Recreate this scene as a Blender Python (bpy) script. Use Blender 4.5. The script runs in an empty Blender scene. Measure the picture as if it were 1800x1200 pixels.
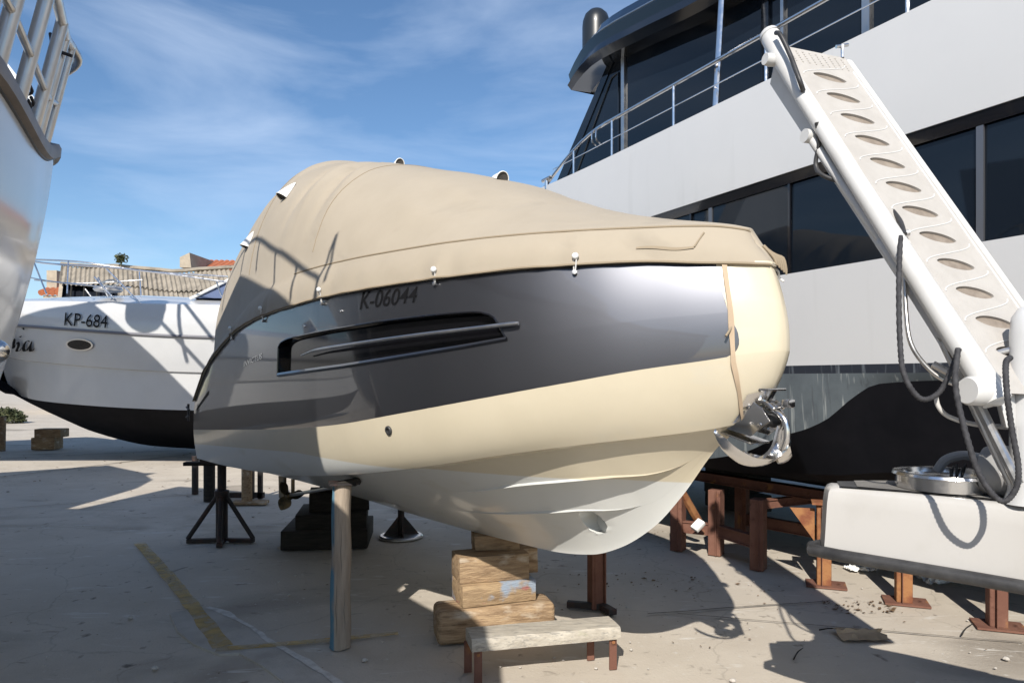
import bpy, bmesh, math, random
from mathutils import Vector, Matrix, noise
R = math.radians
random.seed(7)
sc = bpy.context.scene
C = sc.collection

# ------------------------------------------------------------------ camera, sky, sun, exposure
SUN = Vector((0.27, 1.27, -1.0)).normalized()          # the way the sunlight travels
cam = bpy.data.cameras.new('camera'); cam.sensor_width = 36.0; cam.lens = 25.0
cam.shift_y = 65.0 / 1800.0; cam.clip_start = 0.05; cam.clip_end = 3000
cam_o = bpy.data.objects.new('camera', cam); C.objects.link(cam_o)
cam_o.location = (0, 0, 2.0); cam_o.rotation_euler = (R(90), 0, 0)
sc.camera = cam_o

W = bpy.data.worlds.new('World'); sc.world = W; W.use_nodes = True
nt = W.node_tree; nt.nodes.clear()
out = nt.nodes.new('ShaderNodeOutputWorld'); bg = nt.nodes.new('ShaderNodeBackground')
sky = nt.nodes.new('ShaderNodeTexSky'); sky.sky_type = 'NISHITA'; sky.sun_disc = False
sky.sun_elevation = math.asin(-SUN.z)
sky.sun_rotation = math.atan2(-SUN.x, -SUN.y)
sky.altitude = 0; sky.air_density = 1.0; sky.dust_density = 0.3; sky.ozone_density = 3.0
bg.inputs['Strength'].default_value = 0.105
tc = nt.nodes.new('ShaderNodeTexCoord')
mp = nt.nodes.new('ShaderNodeMapping'); mp.inputs['Scale'].default_value = (1.5, 1.5, 6.0); mp.inputs['Rotation'].default_value = (0.25, 0.12, 0)
n1 = nt.nodes.new('ShaderNodeTexNoise'); n1.inputs['Scale'].default_value = 1.5; n1.inputs['Detail'].default_value = 8; n1.inputs['Roughness'].default_value = 0.55; n1.inputs['Distortion'].default_value = 0.5
rmp = nt.nodes.new('ShaderNodeValToRGB'); rmp.color_ramp.elements[0].position = 0.46; rmp.color_ramp.elements[1].position = 0.80
rmp.color_ramp.elements[0].color = (0.0, 0.0, 0.0, 1); rmp.color_ramp.elements[1].color = (0.42, 0.42, 0.42, 1)
mx = nt.nodes.new('ShaderNodeMix'); mx.data_type = 'RGBA'
mx.inputs['B'].default_value = (6.2, 7.2, 8.8, 1)
nt.links.new(tc.outputs['Generated'], mp.inputs['Vector']); nt.links.new(mp.outputs['Vector'], n1.inputs['Vector'])
nt.links.new(n1.outputs['Fac'], rmp.inputs['Fac']); nt.links.new(rmp.outputs['Color'], mx.inputs['Factor'])
hs_ = nt.nodes.new('ShaderNodeHueSaturation'); hs_.inputs['Saturation'].default_value = 1.10
nt.links.new(sky.outputs['Color'], hs_.inputs['Color']); nt.links.new(hs_.outputs['Color'], mx.inputs['A'])
nt.links.new(mx.outputs['Result'], bg.inputs['Color']); nt.links.new(bg.outputs['Background'], out.inputs['Surface'])

sl = bpy.data.lights.new('sun', 'SUN'); sl.energy = 4.6; sl.angle = R(0.5); sl.color = (1.0, 0.94, 0.85)
so = bpy.data.objects.new('sun', sl); C.objects.link(so)
so.rotation_euler = SUN.to_track_quat('-Z', 'Y').to_euler(); so.location = (-8, -20, 25)
sc.view_settings.view_transform = 'Standard'; sc.view_settings.look = 'None'
sc.view_settings.gamma = 1.0; sc.view_settings.use_curve_mapping = False
sc.view_settings.exposure = 0.42
sc.cycles.max_bounces = 8; sc.cycles.caustics_reflective = False; sc.cycles.caustics_refractive = False

# ------------------------------------------------------------------ helpers
def at(px, py, Y):
    return Vector(((px - 900) / 1250 * Y, Y, 2 - (py - 665) / 1250 * Y))
def gnd(px, py, z=0.0):
    Y = (2 - z) * 1250 / (py - 665)
    return Vector(((px - 900) / 1250 * Y, Y, z))
def pchip(xs, ys):
    n = len(xs)
    d = [(ys[i+1]-ys[i])/(xs[i+1]-xs[i]) for i in range(n-1)]
    m = [d[0]] + [0 if d[i-1]*d[i] <= 0 else 2*d[i-1]*d[i]/(d[i-1]+d[i]) for i in range(1, n-1)] + [d[-1]]
    def f(x):
        if x <= xs[0]: return ys[0]
        if x >= xs[-1]: return ys[-1]
        i = max(k for k in range(n-1) if xs[k] <= x); h = xs[i+1]-xs[i]; t = (x-xs[i])/h
        return (2*t**3-3*t*t+1)*ys[i]+(t**3-2*t*t+t)*h*m[i]+(-2*t**3+3*t*t)*ys[i+1]+(t**3-t*t)*h*m[i+1]
    return f
def lerp(a, b, t): return a + (b - a) * t
def spline(pts, n):
    pts = [Vector(p) for p in pts]; o = []
    P = [pts[0]*2 - pts[1]] + pts + [pts[-1]*2 - pts[-2]]
    for i in range(1, len(P) - 2):
        for k in range(n):
            t = k / n; a, b, c, d = P[i-1], P[i], P[i+1], P[i+2]
            o.append(0.5*((2*b)+(c-a)*t+(2*a-5*b+4*c-d)*t*t+(3*b-a-3*c+d)*t**3))
    o.append(pts[-1]); return o

class MB:
    def __init__(s): s.v = []; s.f = []; s.m = []
    def add(s, vs, fs, mi=0):
        o = len(s.v); s.v += [Vector(v) for v in vs]
        for f in fs: s.f.append([i + o for i in f]); s.m.append(mi)
        return s
    def box(s, c, size, rot=None, mi=0):
        c = Vector(c); x, y, z = [k / 2 for k in size]
        vs = [Vector((a, b, d)) for a in (-x, x) for b in (-y, y) for d in (-z, z)]
        if rot is not None:
            m = Matrix.Rotation(rot, 3, 'Z') if not isinstance(rot, Matrix) else rot
            vs = [m @ v for v in vs]
        return s.add([v + c for v in vs], [(0,1,3,2),(4,6,7,5),(0,4,5,1),(2,3,7,6),(0,2,6,4),(1,5,7,3)], mi)
    def grid(s, rows, mi=0, closed=False, flip=False):
        n = len(rows[0]); vs = [p for r in rows for p in r]; fs = []
        for i in range(len(rows) - 1):
            for j in range(n if closed else n - 1):
                k = (j + 1) % n; f = (i*n+j, i*n+k, (i+1)*n+k, (i+1)*n+j)
                fs.append(f[::-1] if flip else f)
        return s.add(vs, fs, mi)
    def tube(s, path, r, n=10, mi=0, caps=True, sx=1.0, up=None):
        path = [Vector(p) for p in path]; rows = []; prev = None
        for i, p in enumerate(path):
            t = (path[min(i+1, len(path)-1)] - path[max(i-1, 0)]).normalized()
            if prev is None:
                a = Vector(up) if up is not None else (Vector((0, 0, 1)) if abs(t.z) < 0.9 else Vector((1, 0, 0)))
                prev = (a - t*a.dot(t)).normalized()
            else:
                prev = (prev - t*prev.dot(t)).normalized()
            b = t.cross(prev); rr = r[i] if isinstance(r, (list, tuple)) else r
            rows.append([p + prev*math.cos(2*math.pi*k/n)*rr + b*math.sin(2*math.pi*k/n)*rr*sx for k in range(n)])
        s.grid(rows, mi, closed=True, flip=True)
        if caps:
            o = len(s.v) - n*len(path)
            s.f.append([o + k for k in range(n)]); s.m.append(mi)
            o = len(s.v) - n
            s.f.append([o + k for k in range(n)][::-1]); s.m.append(mi)
        return s
    def lathe(s, prof, o=(0,0,0), axis=(0,0,1), n=24, mi=0):
        ax = Vector(axis).normalized(); o = Vector(o)
        a = Vector((1,0,0)) if abs(ax.x) < 0.9 else Vector((0,1,0))
        e1 = (a - ax*a.dot(ax)).normalized(); e2 = ax.cross(e1)
        rows = [[o + ax*h + (e1*math.cos(2*math.pi*k/n) + e2*math.sin(2*math.pi*k/n))*max(r, 1e-4) for k in range(n)] for r, h in prof]
        return s.grid(rows, mi, closed=True)
    def prism(s, poly, vec, mi=0):
        n = len(poly); vec = Vector(vec); poly = [Vector(p) for p in poly]
        vs = poly + [p + vec for p in poly]
        fs = [tuple(range(n))[::-1], tuple(range(n, 2*n))] + [(k, (k+1) % n, n+(k+1) % n, n+k) for k in range(n)]
        return s.add(vs, fs, mi)

ORG = {}
def obj(name, mb, m, parent=None, origin=None, smooth=35, bevel=0, seg=2, weld=0, label=None, cat=None, group=None, kind=None, fixn=True):
    if origin is None: origin = ORG.get(parent.name if parent else None, Vector((0, 0, 0)))
    origin = Vector(origin)
    me = bpy.data.meshes.new(name)
    me.from_pydata([tuple(v - origin) for v in mb.v], [], mb.f)
    mats = m if isinstance(m, (list, tuple)) else [m]
    for k in mats: me.materials.append(k)
    for p, mi in zip(me.polygons, mb.m): p.material_index = mi
    b = bmesh.new(); b.from_mesh(me)
    if fixn: bmesh.ops.recalc_face_normals(b, faces=b.faces)
    if weld: bmesh.ops.remove_doubles(b, verts=b.verts, dist=weld)
    if bevel:
        bmesh.ops.remove_doubles(b, verts=b.verts, dist=1e-5)
        es = [e for e in b.edges if len(e.link_faces) == 2 and e.calc_face_angle(0) > R(25)]
        bmesh.ops.bevel(b, geom=es, offset=bevel, segments=seg, profile=0.5, affect='EDGES', clamp_overlap=True)
    b.to_mesh(me); b.free()
    if smooth:
        for p in me.polygons: p.use_smooth = True
        me.set_sharp_from_angle(angle=R(smooth))
    o = bpy.data.objects.new(name, me); C.objects.link(o)
    if parent:
        o.parent = parent; ORG[o.name] = origin
    else:
        o.location = origin; ORG[o.name] = origin
    tag(o, label, cat, group, kind)
    return o
def tag(o, label=None, cat=None, group=None, kind=None):
    if label: o['label'] = label
    if cat: o['category'] = cat
    if group: o['group'] = group
    if kind: o['kind'] = kind
    return o
def thing(name, label, cat, loc=(0,0,0), group=None, rotz=None):
    o = bpy.data.objects.new(name, None); C.objects.link(o); o.empty_display_size = 0.2
    o.location = loc; tag(o, label, cat, group)
    if rotz is not None:
        o.rotation_euler = (0, 0, rotz); ORG[o.name] = Vector((0, 0, 0))
    else: ORG[o.name] = Vector(loc)
    return o

def text_mesh(s, shear=0.0, offset=0.0):
    cu = bpy.data.curves.new('t', 'FONT'); cu.body = s; cu.size = 1; cu.shear = shear; cu.offset = offset; cu.resolution_u = 4
    o = bpy.data.objects.new('t', cu); C.objects.link(o)
    dg = bpy.context.evaluated_depsgraph_get(); e = o.evaluated_get(dg); me = e.to_mesh()
    vs = [Vector(v.co) for v in me.vertices]; fs = [tuple(p.vertices) for p in me.polygons]
    e.to_mesh_clear(); bpy.data.objects.remove(o); bpy.data.curves.remove(cu)
    x0 = min(v.x for v in vs); x1 = max(v.x for v in vs); y0 = min(v.y for v in vs); y1 = max(v.y for v in vs)
    return [((v.x-x0)/(x1-x0), (v.y-y0)/(y1-y0)) for v in vs], fs

# ------------------------------------------------------------------ materials
def mat(name, col, rough=0.5, metal=0.0, col2=None, ns=6, lo=0.4, hi=0.65, bump=0.0, bs=60, coat=0.0, spec=0.5, stretch=(1,1,1), rvar=0.0, detail=6):
    m = bpy.data.materials.new(name); m.use_nodes = True; t = m.node_tree; p = t.nodes['Principled BSDF']
    p.inputs['Base Color'].default_value = (*col, 1); p.inputs['Roughness'].default_value = rough
    p.inputs['Metallic'].default_value = metal; p.inputs['Coat Weight'].default_value = coat
    p.inputs['Coat Roughness'].default_value = 0.03; p.inputs['Specular IOR Level'].default_value = spec
    if col2 is not None or bump or rvar:
        tcn = t.nodes.new('ShaderNodeTexCoord'); mpn = t.nodes.new('ShaderNodeMapping'); mpn.inputs['Scale'].default_value = stretch
        t.links.new(tcn.outputs['Object'], mpn.inputs['Vector'])
    if col2 is not None or rvar:
        nz = t.nodes.new('ShaderNodeTexNoise'); nz.inputs['Scale'].default_value = ns; nz.inputs['Detail'].default_value = detail; nz.inputs['Roughness'].default_value = 0.65
        t.links.new(mpn.outputs['Vector'], nz.inputs['Vector'])
        rp = t.nodes.new('ShaderNodeMapRange'); rp.inputs['From Min'].default_value = lo; rp.inputs['From Max'].default_value = hi
        t.links.new(nz.outputs['Fac'], rp.inputs['Value'])
        if col2 is not None:
            mi = t.nodes.new('ShaderNodeMix'); mi.data_type = 'RGBA'; mi.name = 'cmix'
            mi.inputs['A'].default_value = (*col, 1); mi.inputs['B'].default_value = (*col2, 1)
            t.links.new(rp.outputs['Result'], mi.inputs['Factor']); t.links.new(mi.outputs['Result'], p.inputs['Base Color'])
        if rvar:
            mr = t.nodes.new('ShaderNodeMapRange'); mr.inputs['To Min'].default_value = rough; mr.inputs['To Max'].default_value = rough + rvar
            t.links.new(rp.outputs['Result'], mr.inputs['Value']); t.links.new(mr.outputs['Result'], p.inputs['Roughness'])
    if bump:
        nb = t.nodes.new('ShaderNodeTexNoise'); nb.inputs['Scale'].default_value = bs; nb.inputs['Detail'].default_value = 5
        t.links.new(mpn.outputs['Vector'], nb.inputs['Vector'])
        bu = t.nodes.new('ShaderNodeBump'); bu.inputs['Strength'].default_value = bump; bu.inputs['Distance'].default_value = 0.01
        t.links.new(nb.outputs['Fac'], bu.inputs['Height']); t.links.new(bu.outputs['Normal'], p.inputs['Normal'])
    return m

def mix_in(m, col, fac_socket, before=None):
    """lay another base colour over the material where fac is 1"""
    t = m.node_tree; p = t.nodes['Principled BSDF']; mi = t.nodes.new('ShaderNodeMix'); mi.data_type = 'RGBA'
    inp = p.inputs['Base Color']
    if inp.is_linked: t.links.new(inp.links[0].from_socket, mi.inputs['A'])
    else: mi.inputs['A'].default_value = inp.default_value
    mi.inputs['B'].default_value = (*col, 1); t.links.new(fac_socket, mi.inputs['Factor']); t.links.new(mi.outputs['Result'], inp)

def noise_fac(m, scale, lo, hi, stretch=(1,1,1), coord='Object', detail=6, dist=0.0):
    t = m.node_tree; a = t.nodes.new('ShaderNodeTexCoord'); b = t.nodes.new('ShaderNodeMapping'); b.inputs['Scale'].default_value = stretch
    n = t.nodes.new('ShaderNodeTexNoise'); n.inputs['Scale'].default_value = scale; n.inputs['Detail'].default_value = detail; n.inputs['Distortion'].default_value = dist
    r = t.nodes.new('ShaderNodeMapRange'); r.inputs['From Min'].default_value = lo; r.inputs['From Max'].default_value = hi
    t.links.new(a.outputs[coord], b.inputs['Vector']); t.links.new(b.outputs['Vector'], n.inputs['Vector']); t.links.new(n.outputs['Fac'], r.inputs['Value'])
    return r.outputs['Result']

M = {}
# concrete yard
m = M['concrete'] = mat('concrete', (0.445, 0.395, 0.33), 0.9, 0, (0.52, 0.47, 0.40), 0.9, 0.35, 0.68, bump=0.35, bs=55, spec=0.25)
mix_in(m, (0.24, 0.21, 0.175), noise_fac(m, 0.35, 0.56, 0.72, (1, 1.8, 1), dist=0.6))
mix_in(m, (0.17, 0.145, 0.12), noise_fac(m, 7.0, 0.66, 0.76, (1, 0.6, 1)))
mix_in(m, (0.52, 0.49, 0.44), noise_fac(m, 16, 0.64, 0.74))
t = m.node_tree     # hairline cracks and fine grit
vo = t.nodes.new('ShaderNodeTexVoronoi'); vo.feature = 'DISTANCE_TO_EDGE'; vo.inputs['Scale'].default_value = 0.42
tcn = t.nodes.new('ShaderNodeTexCoord'); nd = t.nodes.new('ShaderNodeTexNoise'); nd.inputs['Scale'].default_value = 1.3; nd.inputs['Detail'].default_value = 7
vm = t.nodes.new('ShaderNodeVectorMath'); vm.operation = 'MULTIPLY_ADD'; vm.inputs[1].default_value = (0.9, 0.9, 0.9)
t.links.new(tcn.outputs['Object'], nd.inputs['Vector']); t.links.new(nd.outputs['Color'], vm.inputs[0]); t.links.new(tcn.outputs['Object'], vm.inputs[2])
t.links.new(vm.outputs['Vector'], vo.inputs['Vector'])
mr = t.nodes.new('ShaderNodeMapRange'); mr.inputs['From Min'].default_value = 0.0; mr.inputs['From Max'].default_value = 0.006; mr.inputs['To Min'].default_value = 0.26; mr.inputs['To Max'].default_value = 0
t.links.new(vo.outputs['Distance'], mr.inputs['Value']); mix_in(m, (0.13, 0.115, 0.10), mr.outputs['Result'])
mix_in(m, (0.12, 0.10, 0.085), noise_fac(m, 60, 0.70, 0.77))
mix_in(m, (0.56, 0.53, 0.48), noise_fac(m, 3.2, 0.63, 0.70, (0.5, 2.4, 1), dist=1.2))
mix_in(m, (0.10, 0.09, 0.08), noise_fac(m, 1.7, 0.70, 0.745, (1, 1, 1), dist=0.8))
mix_in(m, (0.22, 0.195, 0.165), noise_fac(m, 9, 0.64, 0.76, (0.6, 1.3, 1), dist=0.9))

M['patch'] = mat('patch_concrete', (0.46, 0.43, 0.385), 0.9, 0, (0.36, 0.33, 0.29), 3, bump=0.3, bs=70, spec=0.2)
M['edge_grout'] = mat('grout_edge', (0.62, 0.60, 0.56), 0.9, 0, (0.45, 0.42, 0.38), 12, bump=0.3)
M['joint'] = mat('joint_dirt', (0.10, 0.09, 0.075), 0.95, 0, (0.17, 0.15, 0.12), 9)
m = M['yellow'] = mat('yellow_paint', (0.56, 0.37, 0.10), 0.85, 0, (0.46, 0.34, 0.15), 5, bump=0.2)
t = m.node_tree; tr = t.nodes.new('ShaderNodeBsdfTransparent'); ms = t.nodes.new('ShaderNodeMixShader')
f = noise_fac(m, 6.0, 0.22, 0.78, detail=10); t.links.new(f, ms.inputs['Fac']); t.links.new(tr.outputs[0], ms.inputs[2]); t.links.new(t.nodes['Principled BSDF'].outputs[0], ms.inputs[1])
t.links.new(ms.outputs[0], t.nodes['Material Output'].inputs['Surface'])

# two-tone gelcoat of the covered boat: cream, white below the painted waterline
m = M['gelcoat'] = mat('cream_gelcoat', (0.61, 0.545, 0.415), 0.24, 0, (0.585, 0.522, 0.395), 2.5, coat=0.25, spec=0.45)
t = m.node_tree; a = t.nodes.new('ShaderNodeTexCoord'); sx = t.nodes.new('ShaderNodeSeparateXYZ'); t.links.new(a.outputs['Object'], sx.inputs[0])
m1 = t.nodes.new('ShaderNodeMath'); m1.operation = 'ADD'; m1.inputs[1].default_value = 1.0; t.links.new(sx.outputs['X'], m1.inputs[0])
m2 = t.nodes.new('ShaderNodeMath'); m2.operation = 'MINIMUM'; m2.inputs[1].default_value = 0; t.links.new(m1.outputs[0], m2.inputs[0])
m3 = t.nodes.new('ShaderNodeMath'); m3.operation = 'MULTIPLY_ADD'; m3.inputs[1].default_value = 0.055; m3.inputs[2].default_value = 1.42; t.links.new(m2.outputs[0], m3.inputs[0])
m4 = t.nodes.new('ShaderNodeMath'); m4.operation = 'SUBTRACT'; t.links.new(m3.outputs[0], m4.inputs[0]); t.links.new(sx.outputs['Z'], m4.inputs[1])
m5 = t.nodes.new('ShaderNodeMapRange'); m5.inputs['From Min'].default_value = -0.004; m5.inputs['From Max'].default_value = 0.004; t.links.new(m4.outputs[0], m5.inputs['Value'])
mix_in(m, (0.64, 0.65, 0.63), m5.outputs['Result'])
mix_in(m, (0.55, 0.52, 0.44), noise_fac(m, 2.0, 0.60, 0.85, (1, 1, 3)))
M['cream'] = mat('cream_trim', (0.66, 0.59, 0.45), 0.3, spec=0.5)
m = M['anthracite'] = mat('anthracite_metallic', (0.098, 0.101, 0.114), 0.42, 0.92, coat=0.9)
M['lettering'] = mat('black_lettering', (0.008, 0.008, 0.009), 0.6, spec=0.1)
M['chrome'] = mat('stainless', (0.72, 0.71, 0.70), 0.14, 1.0, rvar=0.12, ns=14)
M['chrome_dull'] = mat('stainless_dull', (0.55, 0.54, 0.53), 0.3, 1.0, rvar=0.15, ns=9)
M['black_gloss'] = mat('black_gloss', (0.008, 0.008, 0.010), 0.08, coat=0.5)
M['black_rubber'] = mat('black_rubber', (0.022, 0.022, 0.024), 0.5, col2=(0.05, 0.05, 0.052), ns=8)
M['white_plastic'] = mat('white_plastic', (0.80, 0.80, 0.77), 0.4)
M['cord'] = mat('shock_cord', (0.75, 0.74, 0.72), 0.6)
# canvas
m = M['canvas'] = mat('beige_canvas', (0.378, 0.328, 0.257), 0.85, 0, (0.352, 0.304, 0.236), 1.6, spec=0.2, bump=0.06, bs=420)
t = m.node_tree; p = t.nodes['Principled BSDF']; p.inputs['Sheen Weight'].default_value = 0.15
rn = t.nodes.new('ShaderNodeTexNoise'); rn.noise_type = 'RIDGED_MULTIFRACTAL'; rn.inputs['Scale'].default_value = 1.5; rn.inputs['Detail'].default_value = 2.5; rn.inputs['Distortion'].default_value = 0.6
ca_ = t.nodes.new('ShaderNodeTexCoord'); cm_ = t.nodes.new('ShaderNodeMapping'); cm_.inputs['Scale'].default_value = (0.7, 0.7, 1.2); cm_.inputs['Rotation'].default_value = (0.3, 0.6, 0.2)
t.links.new(ca_.outputs['Object'], cm_.inputs['Vector']); t.links.new(cm_.outputs['Vector'], rn.inputs['Vector'])
b2 = t.nodes.new('ShaderNodeBump'); b2.inputs['Strength'].default_value = 0.35; b2.inputs['Distance'].default_value = 0.018
t.links.new(rn.outputs['Fac'], b2.inputs['Height']); t.links.new(p.inputs['Normal'].links[0].from_socket, b2.inputs['Normal']); t.links.new(b2.outputs['Normal'], p.inputs['Normal'])
mix_in(m, (0.27, 0.235, 0.185), noise_fac(m, 1.1, 0.60, 0.82, (1, 1, 2.2), dist=0.8))
M['canvas_dark'] = mat('canvas_seam', (0.30, 0.245, 0.175), 0.9, spec=0.2)
M['strap'] = mat('tan_strap', (0.47, 0.36, 0.25), 0.8, bump=0.2, bs=300)
# white paints
M['white'] = mat('white_gelcoat', (0.53, 0.535, 0.54), 0.20, col2=(0.50, 0.505, 0.51), ns=1.2, coat=0.3)
M['yacht_white'] = mat('yacht_white', (0.565, 0.567, 0.57), 0.28, col2=(0.54, 0.543, 0.547), ns=0.5, coat=0.2)
mix_in(M['yacht_white'], (0.45, 0.45, 0.445), noise_fac(M['yacht_white'], 5, 0.60, 0.98, (1, 1, 0.06)))
M['mirror_white'] = mat('polished_white', (0.60, 0.60, 0.605), 0.16, col2=(0.57, 0.57, 0.575), ns=1.0, coat=0.10, spec=0.2)
M['cream_white'] = mat('weathered_gelcoat', (0.48, 0.468, 0.45), 0.35, col2=(0.44, 0.427, 0.405), ns=3, lo=0.5, hi=0.75)
M['paint_white'] = mat('white_enamel', (0.58, 0.578, 0.568), 0.3, col2=(0.53, 0.522, 0.505), ns=6, lo=0.5, hi=0.75)
M['nonskid'] = mat('nonskid', (0.44, 0.42, 0.395), 0.75, col2=(0.40, 0.38, 0.355), ns=9, bump=0.35, bs=260, spec=0.3)
M['hole_teak'] = mat('dark_recess', (0.20, 0.165, 0.135), 0.8, col2=(0.27, 0.23, 0.19), ns=18)
M['black_paint'] = mat('black_antifoul', (0.0055, 0.006, 0.0085), 0.75, spec=0.12, col2=(0.009, 0.009, 0.012), ns=3)
m = M['grey_antifoul'] = mat('grey_antifoul', (0.115, 0.135, 0.148), 0.8, 0, (0.085, 0.10, 0.112), 2.5, spec=0.2, bump=0.1)
mix_in(m, (0.27, 0.29, 0.29), noise_fac(m, 24, 0.58, 0.70, (1, 1, 0.02)))
mix_in(m, (0.08, 0.09, 0.10), noise_fac(m, 17, 0.60, 0.70, (1, 1, 0.03)))
m = M['boot'] = mat('boot_stripe', (0.018, 0.022, 0.032), 0.6)
mix_in(m, (0.13, 0.15, 0.17), noise_fac(m, 26, 0.56, 0.70, (1, 1, 0.03)))
m = M['glass'] = mat('dark_glass', (0.005, 0.008, 0.013), 0.03, spec=0.42, coat=0.0)
M['hull_glass'] = mat('hull_glass', (0.004, 0.004, 0.005), 0.08, spec=0.25)
M['navy'] = mat('navy_gloss', (0.006, 0.008, 0.012), 0.10, coat=0.15)
M['soffit'] = mat('soffit', (0.55, 0.53, 0.50), 0.6)
M['wood_raw'] = mat('sawn_timber', (0.40, 0.285, 0.175), 0.85, 0, (0.19, 0.125, 0.075), 4.0, 0.38, 0.66, bump=0.8, bs=14, spec=0.2, stretch=(1.2, 9, 9))
mix_in(M['wood_raw'], (0.55, 0.47, 0.37), noise_fac(M['wood_raw'], 5, 0.56, 0.72, (1, 2, 2)))
mix_in(M['wood_raw'], (0.16, 0.105, 0.065), noise_fac(M['wood_raw'], 4, 0.64, 0.72, (1.5, 14, 14)))
M['wood_paint'] = mat('paint_stained_timber', (0.40, 0.285, 0.17), 0.85, 0, (0.22, 0.15, 0.09), 4.0, 0.38, 0.66, bump=0.8, bs=14, spec=0.2, stretch=(1.2, 9, 9))
mix_in(M['wood_paint'], (0.28, 0.33, 0.40), noise_fac(M['wood_paint'], 4.5, 0.55, 0.63))
mix_in(M['wood_paint'], (0.32, 0.13, 0.12), noise_fac(M['wood_paint'], 6.5, 0.62, 0.68, (1, 1, 3)))
M['wood_pole'] = mat('grey_pole_timber', (0.40, 0.33, 0.26), 0.85, 0, (0.27, 0.22, 0.175), 3.0, 0.35, 0.7, bump=0.5, bs=14, spec=0.2, stretch=(9, 9, 0.9))
m = M['wood_pole']
t = m.node_tree; a = t.nodes.new('ShaderNodeTexCoord'); sx = t.nodes.new('ShaderNodeSeparateXYZ'); t.links.new(a.outputs['Object'], sx.inputs[0])
mr = t.nodes.new('ShaderNodeMapRange'); mr.inputs['From Min'].default_value = -0.022; mr.inputs['From Max'].default_value = -0.034; t.links.new(sx.outputs['X'], mr.inputs['Value'])
mu = t.nodes.new('ShaderNodeMath'); mu.operation = 'MULTIPLY'; t.links.new(mr.outputs['Result'], mu.inputs[0]); t.links.new(noise_fac(m, 3.0, 0.34, 0.46, (1, 1, 0.7)), mu.inputs[1])
mix_in(m, (0.10, 0.21, 0.29), mu.outputs[0])
M['wood_dark'] = mat('tarred_timber', (0.012, 0.010, 0.008), 0.9, 0, (0.028, 0.024, 0.019), 4, bump=0.4, bs=18, stretch=(1, 6, 6))
M['wood_bench'] = mat('painted_plank', (0.36, 0.325, 0.27), 0.85, 0, (0.50, 0.46, 0.39), 4, bump=0.45, bs=20, stretch=(1.2, 8, 8))
mix_in(M['wood_bench'], (0.16, 0.155, 0.15), noise_fac(M['wood_bench'], 26, 0.50, 0.80, (0.5, 2.4, 2.4), dist=0.8))
mix_in(M['wood_bench'], (0.20, 0.22, 0.10), noise_fac(M['wood_bench'], 3.0, 0.70, 0.82))
m = M['rust'] = mat('red_oxide_rust', (0.15, 0.070, 0.050), 0.8, 0, (0.19, 0.095, 0.068), 5, bump=0.3, bs=40, spec=0.25)
mix_in(m, (0.32, 0.155, 0.06), noise_fac(m, 7, 0.62, 0.74, (1, 1, 0.6)))
mix_in(m, (0.07, 0.03, 0.02), noise_fac(m, 11, 0.62, 0.74))
M['rust_orange'] = mat('orange_rust', (0.31, 0.15, 0.065), 0.85, 0, (0.20, 0.075, 0.04), 7, 0.42, 0.62, bump=0.35, bs=40, spec=0.2)
M['steel_black'] = mat('black_steel', (0.02, 0.016, 0.016), 0.65, 0, (0.06, 0.025, 0.018), 9, 0.5, 0.7, bump=0.2, bs=60)
M['mullion'] = mat('grey_mullion', (0.22, 0.22, 0.23), 0.35, 0.8)
M['bronze'] = mat('bronze', (0.20, 0.15, 0.08), 0.45, 0.9, (0.08, 0.07, 0.05), 9)
M['teak_grey'] = mat('grey_teak', (0.22, 0.21, 0.195), 0.8, 0, (0.15, 0.145, 0.14), 6, bump=0.3, bs=40, stretch=(1, 10, 10))
M['rope'] = mat('black_rope', (0.022, 0.022, 0.026), 0.8, col2=(0.05, 0.05, 0.055), ns=40)
M['rub'] = mat('bronze_rubrail', (0.24, 0.195, 0.155), 0.5, 0.2, (0.18, 0.145, 0.115), 5)
M['dome'] = mat('satin_black_dome', (0.014, 0.017, 0.020), 0.35, coat=0.1)
M['fibre_cement'] = mat('fibre_cement', (0.33, 0.29, 0.235), 0.95, 0, (0.22, 0.195, 0.16), 1.2, bump=0.2, bs=12, spec=0.1)
mix_in(M['fibre_cement'], (0.13, 0.115, 0.10), noise_fac(M['fibre_cement'], 2.2, 0.60, 0.74, (1, 0.4, 1)))
M['plaster'] = mat('old_plaster', (0.42, 0.36, 0.28), 0.95, 0, (0.32, 0.27, 0.21), 1.5)
M['terracotta'] = mat('terracotta', (0.42, 0.13, 0.055), 0.9, 0, (0.30, 0.10, 0.05), 3)
M['shade_fill'] = mat('painted_shade', (0.012, 0.014, 0.02), 0.9, spec=0.05)
M['windscreen'] = mat('blue_screen', (0.10, 0.13, 0.22), 0.08, coat=0.5)
M['leaf'] = mat('foliage', (0.04, 0.055, 0.02), 0.8, 0, (0.085, 0.085, 0.035), 4)
M['leaf_dry'] = mat('dry_leaf', (0.16, 0.10, 0.05), 0.9, 0, (0.07, 0.045, 0.03), 7)
M['card'] = mat('cardboard', (0.46, 0.34, 0.22), 0.9, 0, (0.36, 0.26, 0.16), 6)
M['film'] = mat('white_film', (0.75, 0.75, 0.73), 0.35)
M['stone'] = mat('pebble', (0.45, 0.42, 0.38), 0.9)
M['tyre'] = mat('grey_fender', (0.30, 0.30, 0.30), 0.6)

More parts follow.
